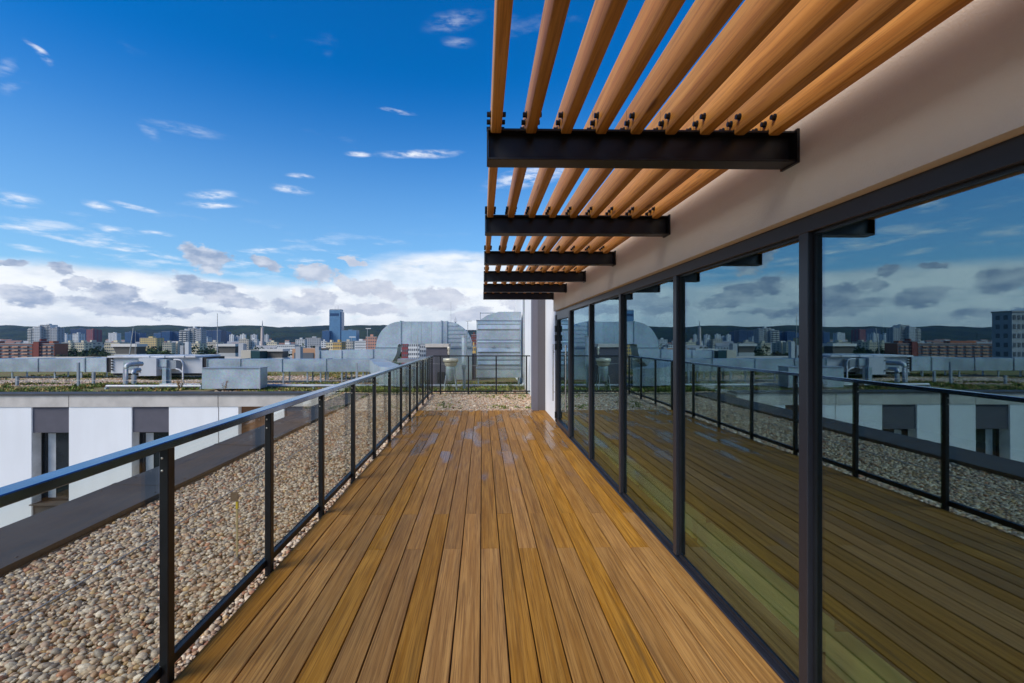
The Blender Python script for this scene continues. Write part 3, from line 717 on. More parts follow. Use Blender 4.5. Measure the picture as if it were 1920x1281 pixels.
# ================================================================== roof plant and ducts
def zz(x, y, Y): return pz(x, y, Y)
def pbox(m, x0, x1, y0, y1, Y, dep):
    """box whose front face fills the given photo rectangle on plane Y"""
    return m.box(px(x0, Y), px(x1, Y), Y, Y + dep, pz((x0+x1)/2, y1, Y), pz((x0+x1)/2, y0, Y))
def duct_run(name, label, xs, ytop, ybot, Y, dep, mat, legs=()):
    t = thing(name, label, 'air duct', loc=(px(xs[0], Y), Y, 0)); oxx, oyy = px(xs[0], Y), Y
    def add(m, n, mt): m.v = [(x - oxx, y - oyy, z) for x, y, z in m.v]; return m.build(n, mt, t)
    for a, b in zip(xs[:-1], xs[1:]): 
        add(pbox(MB(), a + .6, b - .6, ytop, ybot, Y, dep), 'duct_section', mat)
    for a in xs:
        add(pbox(MB(), a - .55, a + .55, ytop - 1, ybot + 1, Y - .03, dep + .06), 'flange', MT['galv'])
    for a in legs:
        for ya in (Y + .05, Y + dep - .1): add(MB().box(px(a, Y) - .025, px(a, Y) + .025, ya, ya + .05, -.05, pz(a, ybot + 1.2, Y)), 'leg', MT['galv'])
    return t, add
duct_run('air_duct', 'long pale galvanised duct at the far left, in front of the red brick block', [-190, -100, -10, 70, 157], 673, 697, 20.6, .8, MT['galv'], (-60, 20, 100, 150))
t, add = duct_run('air_duct', 'short galvanised duct section with black collar left of the grey air handling unit', [158.5, 199], 671.5, 697.5, 20.6, .8, MT['galv2'], (175,))
add(pbox(MB(), 200, 208, 671, 698, 20.62, .7), 'flexible_collar', MT['rubber'])
# air handling unit
AY = 20.0
ahu = thing('air_handling_unit', 'light grey rooftop air handling unit with pipes and cabinets', 'air handler', loc=(px(290, AY), AY, 0))
def A(m, n, mt): m.v = [(x - px(290, AY), y - AY, z) for x, y, z in m.v]; return m.build(n, mt, ahu)
A(pbox(MB(), 208, 262, 671, 700, AY, 1.6), 'casing', MT['ahu']); A(pbox(MB(), 262.4, 320, 671, 700, AY, 1.6), 'casing', MT['ahu']); A(pbox(MB(), 320.4, 379, 671, 700, AY, 1.6), 'casing', MT['ahu'])
A(pbox(MB(), 201, 366, 667.5, 670.6, AY - .15, 1.9), 'lid', MT['whitep'])
for a in (280, 308, 345): A(pbox(MB(), a - .4, a + .4, 666.8, 671, AY - .17, 1.94), 'lid_seam', MT['galv'])
A(pbox(MB(), 212, 376, 700.2, 704, AY + .1, 1.3), 'base_frame', MT['rubber'])
A(pbox(MB(), 260, 293, 672, 705, AY - .6, .55), 'cabinet', MT['ahu'])
for yy in (679, 698): A(MB().lathe([(0, 0), (.03, 0), (.03, .03), (0, .035)], (px(262, AY - .6), AY - .61, pz(262, yy, AY - .6)), 8), 'cabinet_lock', MT['rubber'])
A(pbox(MB(), 294, 312, 674, 688, AY - .5, .45), 'fan_box', MT['galv']); A(pbox(MB(), 295, 311, 688.4, 693, AY - .45, .4), 'fan_skirt', MT['ahu'])
A(pbox(MB(), 313, 330, 676, 692, AY - .4, .35), 'damper_box', MT['ahu2']); A(pbox(MB(), 293.5, 309, 693.4, 704, AY - .3, .25), 'grille_box', MT['ahu2'])
A(pbox(MB(), 231, 258, 676, 694, AY - .35, .3), 'valve_box', MT['galv'])
A(pbox(MB(), 380, 387, 670, 691, AY + .05, 1.4), 'flexible_collar', MT['rubber'])
for k in range(5):
    A(MB().lathe([(0, 0), (.05, 0), (.05, .04), (0, .05)], (px(211, AY), AY - .04, pz(211, 674 + k*5, AY)), 8), 'clamp', MT['rubber'])
def upipe(label, x, yt, Y, r, elbow):
    zt_ = pz(x, yt, Y); X = px(x, Y)
    pts = [(X, Y, -.05), (X, Y, zt_ - .25)] + [(X + elbow*(1 - math.cos(t))*.10, Y + .12*(1 - math.cos(t)), zt_ - .25 + .16*math.sin(t)) for t in (R(20), R(40), R(60), R(75), R(90))] + [(X + elbow*.2, Y + .55, zt_ - .09)]
    return tag(MB().path(pts, r, 14).build('vent_pipe', MT['pipe']), label, 'pipe')
upipe('tall shiny vent pipe with an elbow, left one in front of the air handler', 235.5, 679, 17.6, .085, 1)
upipe('shorter shiny vent pipe with an elbow beside the tall one', 251, 691, 17.6, .08, -1)
tag(pbox(MB(), 303.8, 311, 690, 724, 17.3, .14).build('duct_stack', MT['galv']), 'square galvanised stack in front of the air handler, wider of two', 'duct')
tag(pbox(MB(), 313.5, 318, 692, 722, 17.4, .10).build('duct_stack', MT['galv']), 'slim galvanised stack right of the wider square one', 'duct')
pts = [at(326, 674.5, 18.6), at(334, 674.5, 18.6), at(340, 676, 18.6), at(343, 681, 18.6), at(343, 690, 18.6), at(343, 716, 18.6)]
tag(MB().path(pts, .03, 8).path([at(330, 692, 18.6), at(336, 693, 18.6), at(342, 698, 18.6)], .03, 8).build('white_pipe', MT['whitep']), 'thin white bent pipe hanging in front of the air handler', 'pipe')
# duct from the unit to the right, then bending towards the terrace
def sweep_duct(m, stations):
    rings = []
    for (x, y, nx, ny, w, z0, z1) in stations:
        rings.append([(x - nx*w/2, y - ny*w/2, z0), (x + nx*w/2, y + ny*w/2, z0), (x + nx*w/2, y + ny*w/2, z1), (x - nx*w/2, y - ny*w/2, z1)])
    vs = [p for r_ in rings for p in r_]
    fs = [(i*4+k, i*4+(k+1) % 4, i*4+4+(k+1) % 4, i*4+4+k) for i in range(len(rings)-1) for k in range(4)] + [(0,1,2,3), tuple(len(vs)-4+k for k in range(4))]
    return m.add(vs, fs)
t, add = duct_run('air_duct', 'long galvanised duct running right from the air handler, blue sheen on top', [388, 450, 528, 611, 692], 674, 697, 18.0, .72, MT['galv'], (470, 530, 575, 600, 640, 680))
add(sweep_duct(MB(), [(px(692.6, 18), 18.37, 0, 1, .75, pz(692, 697, 18), pz(692, 674, 18)), (px(703, 17.8), 18.1, .40, .92, .8, pz(692, 697, 18), pz(692, 674, 18)), (px(719, 16.8), 16.9, .75, .62, .8, .25, .80), (px(733, 15.9), 16.0, .95, .25, .8, .12, .74), (px(770, 15.5), 15.4, .9, .3, .7, .12, .70)]), 'bend', MT['galv2'])
pan = pbox(MB(), 378.5, 487, 691, 729, 15.5, .55); tag(pan.build('duct_box', MT['galv2']), 'plain galvanised box standing on the roof edge beside a dry weed', 'duct')
fr_ = thing('duct_trim', 'bright metal edging along the top of the galvanised box', 'trim', loc=(px(380, 15.45), 15.45, 0)); fo = fr_.location
m = MB(); pbox(m, 378, 487.5, 689.6, 690.8, 15.47, .6); pbox(m, 486.2, 488, 691, 730, 15.47, .03); m.v = [(x-fo[0], y-fo[1], z) for x, y, z in m.v]; m.build('edge', MT['pipe'], fr_)
# silver pipes low on the roof
def hpipe(label, x0, x1, y, Y, r, bend=None):
    p = [at(x0, y, Y), at(x1, y, Y)]; t = thing('roof_pipe', label, 'pipe', loc=p[0])
    m = MB().tube((0, 0, 0), tuple(Vector(p[1]) - Vector(p[0])), r, 14); m.build('pipe', MT['pipe'], t)
    n = max(2, int((p[1][0]-p[0][0]) / 1.6))
    for k in range(n + 1):
        x = (p[1][0]-p[0][0]) * k / n; dz = (p[1][2]-p[0][2]) * k / n
        MB().box(x - .03, x + .03, -.07, .07, -.05 - p[0][2], dz - r*.7).build('bracket', MT['galv'], t)
    if bend: MB().path([Vector(q) - Vector(p[0]) for q in bend], r, 12).build('bend', MT['pipe'], t)
hpipe('silver pipe low on the planted roof below the air handler', 200, 378, 724.5, 16.4, .055)
hpipe('second silver pipe just behind the first below the air handler', 300, 376, 721.5, 17.2, .045)
hpipe('long silver pipe low on the roof behind the black railing', 490, 978, 723.5, 16.3, .06, [at(977, 723.5, 16.3), at(981, 722, 16.3), at(983.3, 717, 16.3), at(983.3, 700, 16.3), at(983.3, 640, 16.3), at(983.3, 560, 16.3)])
# lightning wires and rods
def wire(label, pts, r, name='lightning_wire'):
    return tag(MB().path(pts, r, 6).build(name, MT['cable']), label, 'wire')
wire('thin metal wire stretched low across the planted roof', [at(-30, 713, 17), at(300, 713.5, 17), at(700, 713, 17), at(985, 712.5, 17)], .006)
wire('thin lightning wire lying along the pebbles outside the railing', [(-2.75, 1.2, -.018), (-2.76, 4, -.02), (-2.74, 8, -.018), (-2.76, 12, -.02), (-2.75, 15.5, -.01)], .005)
wire('second fine wire across the air duct beside the right hand wall', [at(660, 675, 16.0), at(985, 690, 16.0)], .005)
def rod(label, x0, y0, x1, y1, Y, r):
    a, b = at(x0, y0, Y), at(x1, y1, Y); t = thing('lightning_rod', label, 'lightning rod', loc=(a[0], a[1], -.05))
    MB().tube((0, 0, 0), (b[0]-a[0], 0, b[2]+.05), r, 8, r*.5).build('rod', MT['cable'], t); MB().lathe([(0, .10), (.16, .10), (.2, 0)], (0, 0, 0), 12).build('foot', MT['concrete'], t)
rod('slanting lightning rod standing behind the air handler', 238, 700, 250, 615, 24.5, .035)
rod('upright thin rod just right of the slanting one', 253, 690, 254, 620, 24.5, .015)
rod('tall thin lightning rod behind the duct in front of the blue glass blocks', 408, 700, 407.5, 588, 24.5, .028)
rod('slim rod standing in front of the raised duct', 783, 720, 783, 628, 17.5, .028)
rod('very thin mast above the right shoulder of the raised duct', 845.5, 700, 845.5, 566, 23, .010)
for (x, y0, y1, Y, lb) in ((147, 680, 722, 17.2, 'dark grey metal post on the planted roof, taller of two at the left'), (175, 698, 720, 17.8, 'short dark post on the planted roof, left of the vent pipes'),
                       (669, 681, 722, 16.8, 'tilted pale metal post behind the railing'), (32, 706, 722, 17.6, 'short grey post among the stonecrop at the far left')):
    m = MB().box(-.035, .035, -.035, .035, 0, pz(x, y0, Y) + .05); o = m.build('roof_post', MT['ahu2']); o.location = (px(x, Y), Y, -.05); tag(o, lb, 'post')
# raised duct with two elbows
DY = 19.4; DD = .95
arch = thing('raised_duct', 'big galvanised duct arching over the roof with two rounded elbows', 'air duct', loc=(px(790, DY), DY, 0))
def C(m, n, mt): m.v = [(x - px(790, DY), y - DY, z) for x, y, z in m.v]; return m.build(n, mt, arch)
def q(x, y): p = at(x, y, DY); return (p[0], p[2])
def arc(cx, cy, rx, ry, a0, a1, n=14): return [q(cx + rx*math.cos(R(a0 + (a1-a0)*i/n)), cy - ry*math.sin(R(a0 + (a1-a0)*i/n))) for i in range(n + 1)]
C(MB().strip(arc(751, 651, 46, 48, 90, 180), arc(751, 651, 5.5, 6.5, 90, 180), DY, DY + DD), 'elbow', MT['galv2'])
C(MB().strip(arc(699.5, 652, 5.5, 4, 0, -90), arc(699.5, 652, 45.5, 42, 0, -90), DY, DY + DD), 'elbow', MT['galv2'])
for k in range(4):
    a, b = 752 + k*19, 752 + (k+1)*19
    C(MB().strip([q(a, 603), q(b - .3, 603)], [q(a, 645), q(b - .3, 645)], DY, DY + DD), 'duct_section', MT['galv2'])
C(MB().strip([q(828.5, 602.5), q(837.5, 602.5)], [q(828.5, 645), q(837.5, 645)], DY + .01, DY + DD), 'duct_section', MT['galv'])
# pleated right elbow: facets step in and out
el_o = arc(838, 651, 47, 48, 90, 0, 8); el_i = arc(838, 651, 5, 6, 90, 0, 8)
m = MB()
C(MB().strip(el_o, el_i, DY + .03, DY + DD), 'elbow', MT['galv'])
for i in range(6):
    y0, y1 = 607 + i*7.6, 611 + i*7.6
    xr = 838 + 47*math.sqrt(max(0.02, 1 - ((651 - (y0+y1)/2)/48)**2)) - 1.5
    m.strip([q(839.5, y0), q(xr, y0)], [q(839.5, y1), q(xr, y1)], DY + .012, DY + .05)
C(m, 'stiffener_folds', MT['galv2'])
C(MB().strip([q(843, 651.5), q(843, 712)], [q(885, 651.5), q(885, 712)], DY + .03, DY + DD), 'down_duct', MT['galv'])
def flange(x0, y0, x1, y1): C(MB().strip([q(x0, y0), q(x1, y0)], [q(x0, y1), q(x1, y1)], DY - .03, DY + DD + .03), 'flange', MT['galv'])
for f_ in ((750.2, 601.5, 752.4, 646), (826.4, 601, 828.6, 646), (836.6, 602, 838.6, 646), (704, 650.6, 746.5, 652), (698.4, 655, 700.2, 695), (842, 650, 886, 652)): flange(*f_)
for xx_ in (640.5, 599): flange(xx_ - .7, 657, xx_ + .7, 693)
C(MB().strip([q(600, 658), q(640, 656.5)], [q(600, 692), q(640, 693)], DY + .02, DY + DD), 'duct_section', MT['galv2'])
C(MB().strip([q(641.2, 656.5), q(698.2, 656)], [q(641.2, 693), q(698.2, 694)], DY, DY + DD), 'duct_section', MT['galv2'])
for xl in (610, 655, 690, 848, 880): C(MB().box(px(xl, DY) - .03, px(xl, DY) + .03, DY + .3, DY + .36, -.05, pz(xl, 694 if xl < 800 else 711.8, DY)), 'leg', MT['galv'])
# tall stacked duct at the right
KY = 16.6
tall = thing('tall_duct', 'tall square galvanised duct with horizontal folds beside the white wall', 'air duct', loc=(px(935, KY), KY, 0))
def T(m, n, mt): m.v = [(x - px(935, KY), y - KY, z) for x, y, z in m.v]; return m.build(n, mt, tall)
T(pbox(MB(), 893.5, 977, 600.6, 636, KY, 1.0), 'duct_section', MT['galv']); T(pbox(MB(), 893.5, 977, 637, 690.5, KY + .01, 1.0), 'duct_section', MT['galv'])
T(pbox(MB(), 893.5, 977, 691.6, 708, KY, 1.0), 'duct_section', MT['galv2'])
T(MB().strip([at(900, 600, KY)[::2], at(914, 591, KY)[::2], at(936, 584.5, KY)[::2], at(977, 584.5, KY)[::2]], [at(900, 600.5, KY)[::2], at(914, 600.5, KY)[::2], at(936, 600.5, KY)[::2], at(977, 600.5, KY)[::2]], KY + .05, KY + .95), 'upper_section', MT['galv2'])
T(pbox(MB(), 900, 901.2, 585.5, 600, KY + .3, .05).box(px(900, KY), px(934, KY), KY + .3, KY + .35, pz(915, 587, KY), pz(915, 585.6, KY)), 'bracket', MT['galv'])
for yy in (600.4, 636.5, 691): T(pbox(MB(), 892.6, 978, yy - .6, yy + .6, KY - .03, 1.06), 'flange', MT['galv'])
for (a, b, d) in ((602, 609, .012), (609.3, 620, .03), (638, 642, .02), (653, 662, .03), (668, 676, .012), (676.5, 686, .03)):
    m = MB(); xa, xb = px(895, KY), px(975.5, KY); za, zb_ = pz(935, a, KY), pz(935, b, KY)
    m.add([(xa, KY, za), (xb, KY, za), (xb, KY, zb_), (xa, KY, zb_), (xa + .03, KY - d, (za+zb_)/2 - .04), (xb - .03, KY - d, (za+zb_)/2 - .04)], [(0, 1, 5, 4), (4, 5, 2, 3), (0, 4, 3), (1, 2, 5)])
    T(m, 'fold', MT['galv'])
for xa in (924, 951): T(pbox(MB(), xa - 2.2, xa + 2.2, 648, 651.5, KY - .05, .05), 'bracket', MT['pipe'])
for xa in (897, 973): T(MB().box(px(xa, KY) - .03, px(xa, KY) + .03, KY + .1, KY + .16, -.05, pz(xa, 708.2, KY)), 'leg', MT['galv'])
# charcoal shaft
m = thing('roof_shaft', 'charcoal rendered roof shaft with a pale slab top behind the railing corner', 'shaft', loc=(px(818, 16.9), 16.9, 0)); fo = m.location
def S(mb, n, mt, par=m): mb.v = [(x-fo[0], y-fo[1], z) for x, y, z in mb.v]; return mb.build(n, mt, par)
S(pbox(MB(), 799, 839, 651.5, 741, 16.9, 1.0), 'wall', MT['charcoal']); S(pbox(MB(), 797, 841, 645, 651.3, 16.85, 1.1), 'slab', MT['concrete'])
S(pbox(MB(), 820, 834, 698, 738, 16.88, .05), 'hatch', MT['rubber'])
S(MB().lathe([(0, .10), (.05, .08), (.06, .02), (.03, -.03), (.05, -.12), (.03, -.2)], at(841.5, 655, 16.8), 12), 'siren', MT['cap'])
# mushroom fan
fy = 15.5; fan = thing('roof_fan', 'mushroom shaped roof fan with cream cap on metal legs behind the railing', 'roof fan', loc=(px(845, fy), fy, -.05))
def wz(y): return pz(845, y, fy) + .05
sc = fy / 880
MB().lathe([(0, wz(671)), (14*sc, wz(672)), (14.5*sc, wz(674.5)), (14.5*sc, wz(677.5)), (12*sc, wz(680)), (9*sc, wz(678))], (0,0,0), 28).build('cap', MT['cap'], fan)
MB().lathe([(12*sc, wz(680)), (11*sc, wz(685)), (8.5*sc, wz(687)), (9*sc, wz(690))], (0,0,0), 28).build('cowl', MT['cap'], fan)
MB().lathe([(9*sc, wz(687)), (9.4*sc, wz(700)), (9*sc, wz(701))], (0,0,0), 28).build('neck', MT['galv2'], fan)
MB().lathe([(8.6*sc, wz(701)), (8.2*sc, wz(713)), (6*sc, wz(718)), (0, wz(718))], (0,0,0), 28).build('motor_housing', MT['galv'], fan)
for sx in (-1, 1):
    for sy in (-1, 1): MB().tube((sx*8*sc, sy*8*sc, wz(703)), (sx*12*sc, sy*10*sc, 0), .018, 8).build('leg', MT['galv'], fan)
fl = thing('flue', 'upright round metal flue beside the roof fan', 'flue', loc=(px(870.5, 15.9), 15.9, -.05))
MB().tube((0, 0, pz(870, 692, 15.9) + .05), (0, 0, pz(870, 632, 15.9) + .05), 5*15.9/880, 20).build('pipe', MT['galv2'], fl)
MB().tube((0, 0, pz(870, 632, 15.9) + .052), (0, 0, pz(870, 629.5, 15.9) + .05), 6*15.9/880, 20).build('cap', MT['pipe'], fl)
MB().tube((0, 0, 0), (0, 0, pz(870, 692.2, 15.9) + .05), 3*15.9/880, 12).build('stem', MT['galv'], fl)
MB().box(-.07, .07, -.12, -.09, .7, .85).build('plate', MT['galv'], fl)
o = pbox(MB(), 883, 892, 664, 735, 19.5, .5).build('roof_shaft', MT['charcoal']); tag(o, 'narrow dark shaft between the elbow and the tall duct', 'shaft')
o = pbox(MB(), 745, 800, 673.5, 680, 22.5, .8).build('air_duct', MT['pipe']); tag(o, 'bright flat duct glimpsed under the raised duct', 'air duct')
# weed beside the box, small weeds
def weed(name, label, x, yb, Y, h, n, cols, seed):
    rr = random.Random(seed); t = thing(name, label, 'weed', loc=(px(x, Y), Y, -.05))
    m = MB(); lv = MB()
    for k in range(n):
        a = rr.uniform(0, 6.28); l = h * rr.uniform(.5, 1); tip = (math.cos(a)*l*.3, math.sin(a)*l*.3, l)
        m.tube((0, 0, 0), tip, .006, 4, .002)
        for j in range(9):
            f = rr.uniform(.3, 1); b = [tip[i]*f for i in range(3)]; u = rr.uniform(0, 6.28); s_ = h*.09
            lv.add([b, (b[0]+math.cos(u)*s_, b[1]+math.sin(u)*s_, b[2]+s_*.6), (b[0]+math.cos(u+.7)*s_, b[1]+math.sin(u+.7)*s_, b[2])], [(0, 1, 2)])
    m.build('stems', cols[0], t); lv.build('leaves', cols[1], t)
gw = simple('weed green', (.08, .13, .03), .8); bw = simple('dry weed brown', (.20, .10, .04), .8)
weed('dry_weed', 'thin dry weed in front of the galvanised box', 420, 730, 15.2, .42, 5, (bw, bw), 1)
weed('weed', 'rust coloured bushy weed beside the silver pipe', 338, 725, 16.0, .45, 11, (bw, simple('ochre weed', (.30, .17, .05), .8)), 2)
weed('weed', 'bright green weed under the roof fan', 842, 735, 15.1, .38, 12, (gw, gw), 3)
weed('weed', 'green weed at the foot of the white wall', 975, 735, 15.4, .30, 10, (gw, gw), 4)
weed('weed', 'small green plant in the pebbles at the end of the deck', 832, 760, 12.0, .14, 9, (gw, gw), 5)
weed('weed', 'dark purple plant low in the pebbles at the end of the deck', 850, 766, 11.4, .09, 12, (bw, simple('purple leaves', (.05, .035, .06), .8)), 6)
weed('weed', 'pale tuft rooted in front of the tall duct', 956, 722, 16.0, .45, 8, (gw, gw), 7)
# stake in the gravel
st = thing('marker_stake', 'thin wooden stake with a brown tag and yellow tape in the pebbles', 'stake', loc=(-1.90, 3.68, -.06))
MB().box(-.006, .006, -.005, .005, 0, .50).build('stick', MT['stake'], st); MB().box(-.045, .012, -.012, -.006, .46, .53).build('tag', MT['tag'], st); MB().box(-.008, .008, -.007, .007, .40, .455).build('tape', MT['yellow'], st)
# low blocks near the wing corner
for (x, y, w, h, Y, mt, lb) in ((618, 741, 22, 7, 14.9, 'concrete', 'low pale concrete block on the pebbles at the wing corner'), (640, 732, 26, 8, 15.8, 'concrete', 'low white kerb block behind the railing beyond the wing corner')):
    o = pbox(MB(), x - w/2, x + w/2, y - h, y + h*.6, Y, .5).build('kerb_block', MT[mt]); tag(o, lb, 'block')

# ================================================================== the city
GZ = -25.0
MB().add([(-7550, -350, GZ), (4550, -350, GZ), (4550, 4550, GZ), (-7550, 4550, GZ)], [(0, 1, 2, 3)]).build('ground', MT['cground'], kind='structure')
# wooded hills
nx, ny = 360, 26
X = np.linspace(-7500, 4500, nx); Yv = np.linspace(2300, 4300, ny)
ridge_px = [(-900, 611), (-300, 612), (0, 611), (60, 610.5), (120, 613), (200, 611.5), (330, 610), (400, 612), (445, 611.5), (480, 609.5), (520, 612), (560, 613.5), (610, 610.5), (680, 608.5), (730, 611), (800, 616), (900, 620), (1100, 622), (2200, 626)]
XS = np.array([ray(a, 0)[0] / ray(a, 0)[1] for a, _ in ridge_px]); HZ = np.array([(637 - b) / F / ray(a, 0)[1] for a, b in ridge_px])
verts = np.zeros((nx, ny, 3)); 
for j in range(ny):
    t_ = j / (ny - 1); prof = min(1, (t_ / .62)) ** 1.15 if t_ < .62 else 1 - .25 * ((t_ - .62) / .38)
    s = X / Yv[j]; hgt = np.interp(s, XS, HZ) * (2300 + .62 * 2000) + H - GZ
    nz = 9*np.sin(X*.011 + j) + 6*np.sin(X*.027 + 2.1*j) + rng.normal(0, 2.2, nx)
    verts[:, j, 0] = X; verts[:, j, 1] = Yv[j]; verts[:, j, 2] = GZ + (hgt + nz * (.55 if t_ > .5 else 1.4)) * prof - (1 if j == 0 else 0)
idx = np.arange(nx * ny).reshape(nx, ny)
ff = np.stack([idx[:-1, :-1], idx[1:, :-1], idx[1:, 1:], idx[:-1, 1:]], -1).reshape(-1, 4)
link('hills', numpy_mesh('hills', verts.reshape(-1, 3), ff, MT['forest'], None, False), kind='structure', label='low wooded hills closing the horizon')

def building(name, label, x0, x1, yt, Y, wall, floors=5, cols=8, dep=None, rot=0.0, style='grid', win=None, group=None, roofcap=True, cat='building', zb0=None):
    xa, xb = px(x0, Y), px(x1, Y); top = pz((x0+x1)/2, yt, Y); dep = dep or (xb - xa) * .5
    cx = (xa + xb)/2; w = (xb - xa) * (1 if rot == 0 else 1 / (abs(math.cos(rot)) + .5*abs(math.sin(rot)))); base = GZ if zb0 is None else zb0
    t = thing(name, label, cat, group, loc=(cx, Y + dep/2, base)); t.rotation_euler = (0, 0, rot); h = top - base
    MB().box(-w/2, w/2, -dep/2, dep/2, 0, h).build('wall', wall, t)
    win = win or cmat('city window', (.12, .13, .145), .3)
    m = MB(); fh = 3.0 if floors == 0 else None
    vis = 60 * Y / 880                    # only the storeys above the nearer roofs are ever seen
    sh = 3.0; n = int(min(h, max(vis, floors*sh)) / sh); e = .12
    if style == 'band':
        for k in range(n): z1 = h - .9 - k*sh; m.box(-w/2 + .6, w/2 - .6, -dep/2 - e, -dep/2 - .01, z1 - 1.5, z1); m.box(-w/2 - e, -w/2 - .01, -dep/2 + .6, dep/2 - .6, z1 - 1.5, z1); m.box(w/2 + .01, w/2 + e, -dep/2 + .6, dep/2 - .6, z1 - 1.5, z1)
    elif style == 'grid':
        cw = w / cols
        for k in range(n):
            z1 = h - .9 - k*sh
            for c in range(cols): xc = -w/2 + cw*(c + .5); m.box(xc - cw*.28, xc + cw*.28, -dep/2 - e, -dep/2 - .01, z1 - 1.5, z1)
            m.box(w/2 + .01, w/2 + e, -dep/2 + dep*.2, -dep/2 + dep*.4, z1 - 1.5, z1); m.box(w/2 + .01, w/2 + e, dep*.1, dep*.3, z1 - 1.5, z1)
            m.box(-w/2 - e, -w/2 - .01, -dep/2 + dep*.2, -dep/2 + dep*.4, z1 - 1.5, z1); m.box(-w/2 - e, -w/2 - .01, dep*.1, dep*.3, z1 - 1.5, z1)
    elif style == 'balcony':
        wl_ = cmat('balcony slab', (.62, .60, .55)) if 'brick' not in name else cmat('tan balcony', (.46, .27, .18))
        b = MB(); cw = w / cols
        for k in range(n):
            z1 = h - .6 - k*sh
            m.box(-w/2 + .3, w/2 - .3, -dep/2 - e, -dep/2 - .01, z1 - 2.0, z1)
            for c in range(0, cols, 2): xc = -w/2 + cw*(c + .5); b.box(xc - cw*.62, xc + cw*.62, -dep/2 - 1.2, -dep/2 - e - .01, z1 - 2.6, z1 - 1.5)
        b.build('balconies', wl_, t, kind='stuff')
    elif style == 'curtain':
        g2 = cmat('mullion grid', (.10, .13, .18), .4)
        b = MB()
        for k in range(int(n*3/3.6)): b.box(-w/2, w/2, -dep/2 - e, -dep/2 - .01, h - .6 - k*3.6, h - .2 - k*3.6)
        for c in range(cols + 1): xc = -w/2 + w*c/cols; b.box(xc - .15, xc + .15, -dep/2 - e*2, -dep/2 - e - .01, max(0, h - vis), h)
        b.build('mullions', g2, t, kind='stuff')
    if m.v: m.build('windows', win, t, kind='stuff')
    if roofcap:
        MB().box(-w/2 - .2, w/2 + .2, -dep/2 - .2, dep/2 + .2, h + .01, h + .5).build('roof', cmat('grey city roof', (.30, .29, .28)), t)
        MB().box(-w*.12, w*.14, -dep*.2, dep*.2, h + .51, h + 2.6).build('roof_house', wall, t)
    return t
cr = cmat('cream block paint', (.66, .58, .40)); yl = cmat('yellow block paint', (.62, .46, .20)); wh = cmat('white block paint', (.66, .66, .64)); gy = cmat('grey block paint', (.36, .37, .38)); lg = cmat('light grey block', (.52, .53, .53))
rd = cmat('red brick', (.34, .115, .06)); rd2 = cmat('dark red brick', (.20, .055, .04)); bl = cmat('blue glass', (.035, .10, .22), .18, .3); dbl = cmat('dark blue cladding', (.02, .05, .12), .3); pk = cmat('pink paint', (.55, .28, .20)); be = cmat('beige block paint', (.52, .47, .38)); oc = cmat('ochre paint', (.60, .38, .12)); tq = cmat('blue white tower cladding', (.12, .26, .42), .2, .2); rp = cmat('red panel', (.26, .065, .07))
# red brick block with balconies
building('brick_block', 'long red brick block with rows of balconies at the far left', -150, 61, 645, 430, rd, 7, 24, 16, 0, 'balcony')
building('brick_block', 'red brick stair tower between the two brick blocks', 62, 72.5, 641, 428, rd2, 7, 2, 14, 0, 'none')
building('brick_block', 'shorter red brick block right of the brick stair tower', 73, 102, 645, 430, rd, 7, 6, 14, 0, 'balcony')
# twin high-rises
building('tower_block', 'grey and white high-rise behind the brick blocks, left slab with balconies', 53, 64, 616, 900, wh, 12, 2, 14, 0, 'balcony')
building('tower_block', 'plain grey slab of the high-rise behind the brick blocks', 64, 75, 613, 896, lg, 12, 3, 14, 0, 'grid')
building('tower_block', 'tallest slab of the high-rise behind the brick blocks, with a roof cap', 75, 94, 609.5, 904, wh, 12, 4, 16, 0, 'balcony')
building('tower_block', 'darker grey right slab of the high-rise behind the brick blocks', 95, 107, 615, 900, gy, 12, 3, 16, 0, 'grid')
building('tower_block', 'rounded grey high-rise with balconies in mid city, left half', 336, 352, 620, 700, lg, 10, 4, 14, .1, 'balcony')
building('tower_block', 'taller half of the grey high-rise in mid city, with a white roof house', 352.5, 368, 615.5, 706, wh, 10, 4, 14, 0, 'balcony')
building('tower_block', 'darker right slab of the grey high-rise in mid city', 368, 377, 618, 704, gy, 10, 3, 14, 0, 'grid')
building('glass_office', 'dark blue office block left of the red slab', 132, 161.5, 617, 1300, dbl, 8, 8, 30, 0, 'curtain')
building('glass_office', 'red clad slab attached to the dark blue office block', 162, 174.5, 618, 1298, rp, 8, 4, 30, 0, 'grid')
building('apartment_block', 'small white block right of the left high-rise', 107.5, 124, 627, 1100, wh, 5, 6, 20, .1)
building('apartment_block', 'white tower block in front of the dark blue office', 136, 147, 626, 1000, wh, 5, 4, 16)
building('apartment_block', 'cream block behind the first trees, left of a pair', 114, 131, 643, 560, cr, 7, 5, 14, .15)
building('apartment_block', 'cream block behind the first trees, middle one', 139, 156, 643, 530, cr, 8, 5, 14, .12)
building('apartment_block', 'greyer beige block right of the middle cream block', 157, 174, 642, 560, be, 8, 5, 14, -.2)
building('apartment_block', 'pale yellow block behind the left roof light', 195, 222, 643, 480, cr, 8, 8, 16, .1)
building('apartment_block', 'tiny white striped block below the hills', 203, 219, 624.5, 1700, wh, 4, 6, 20)
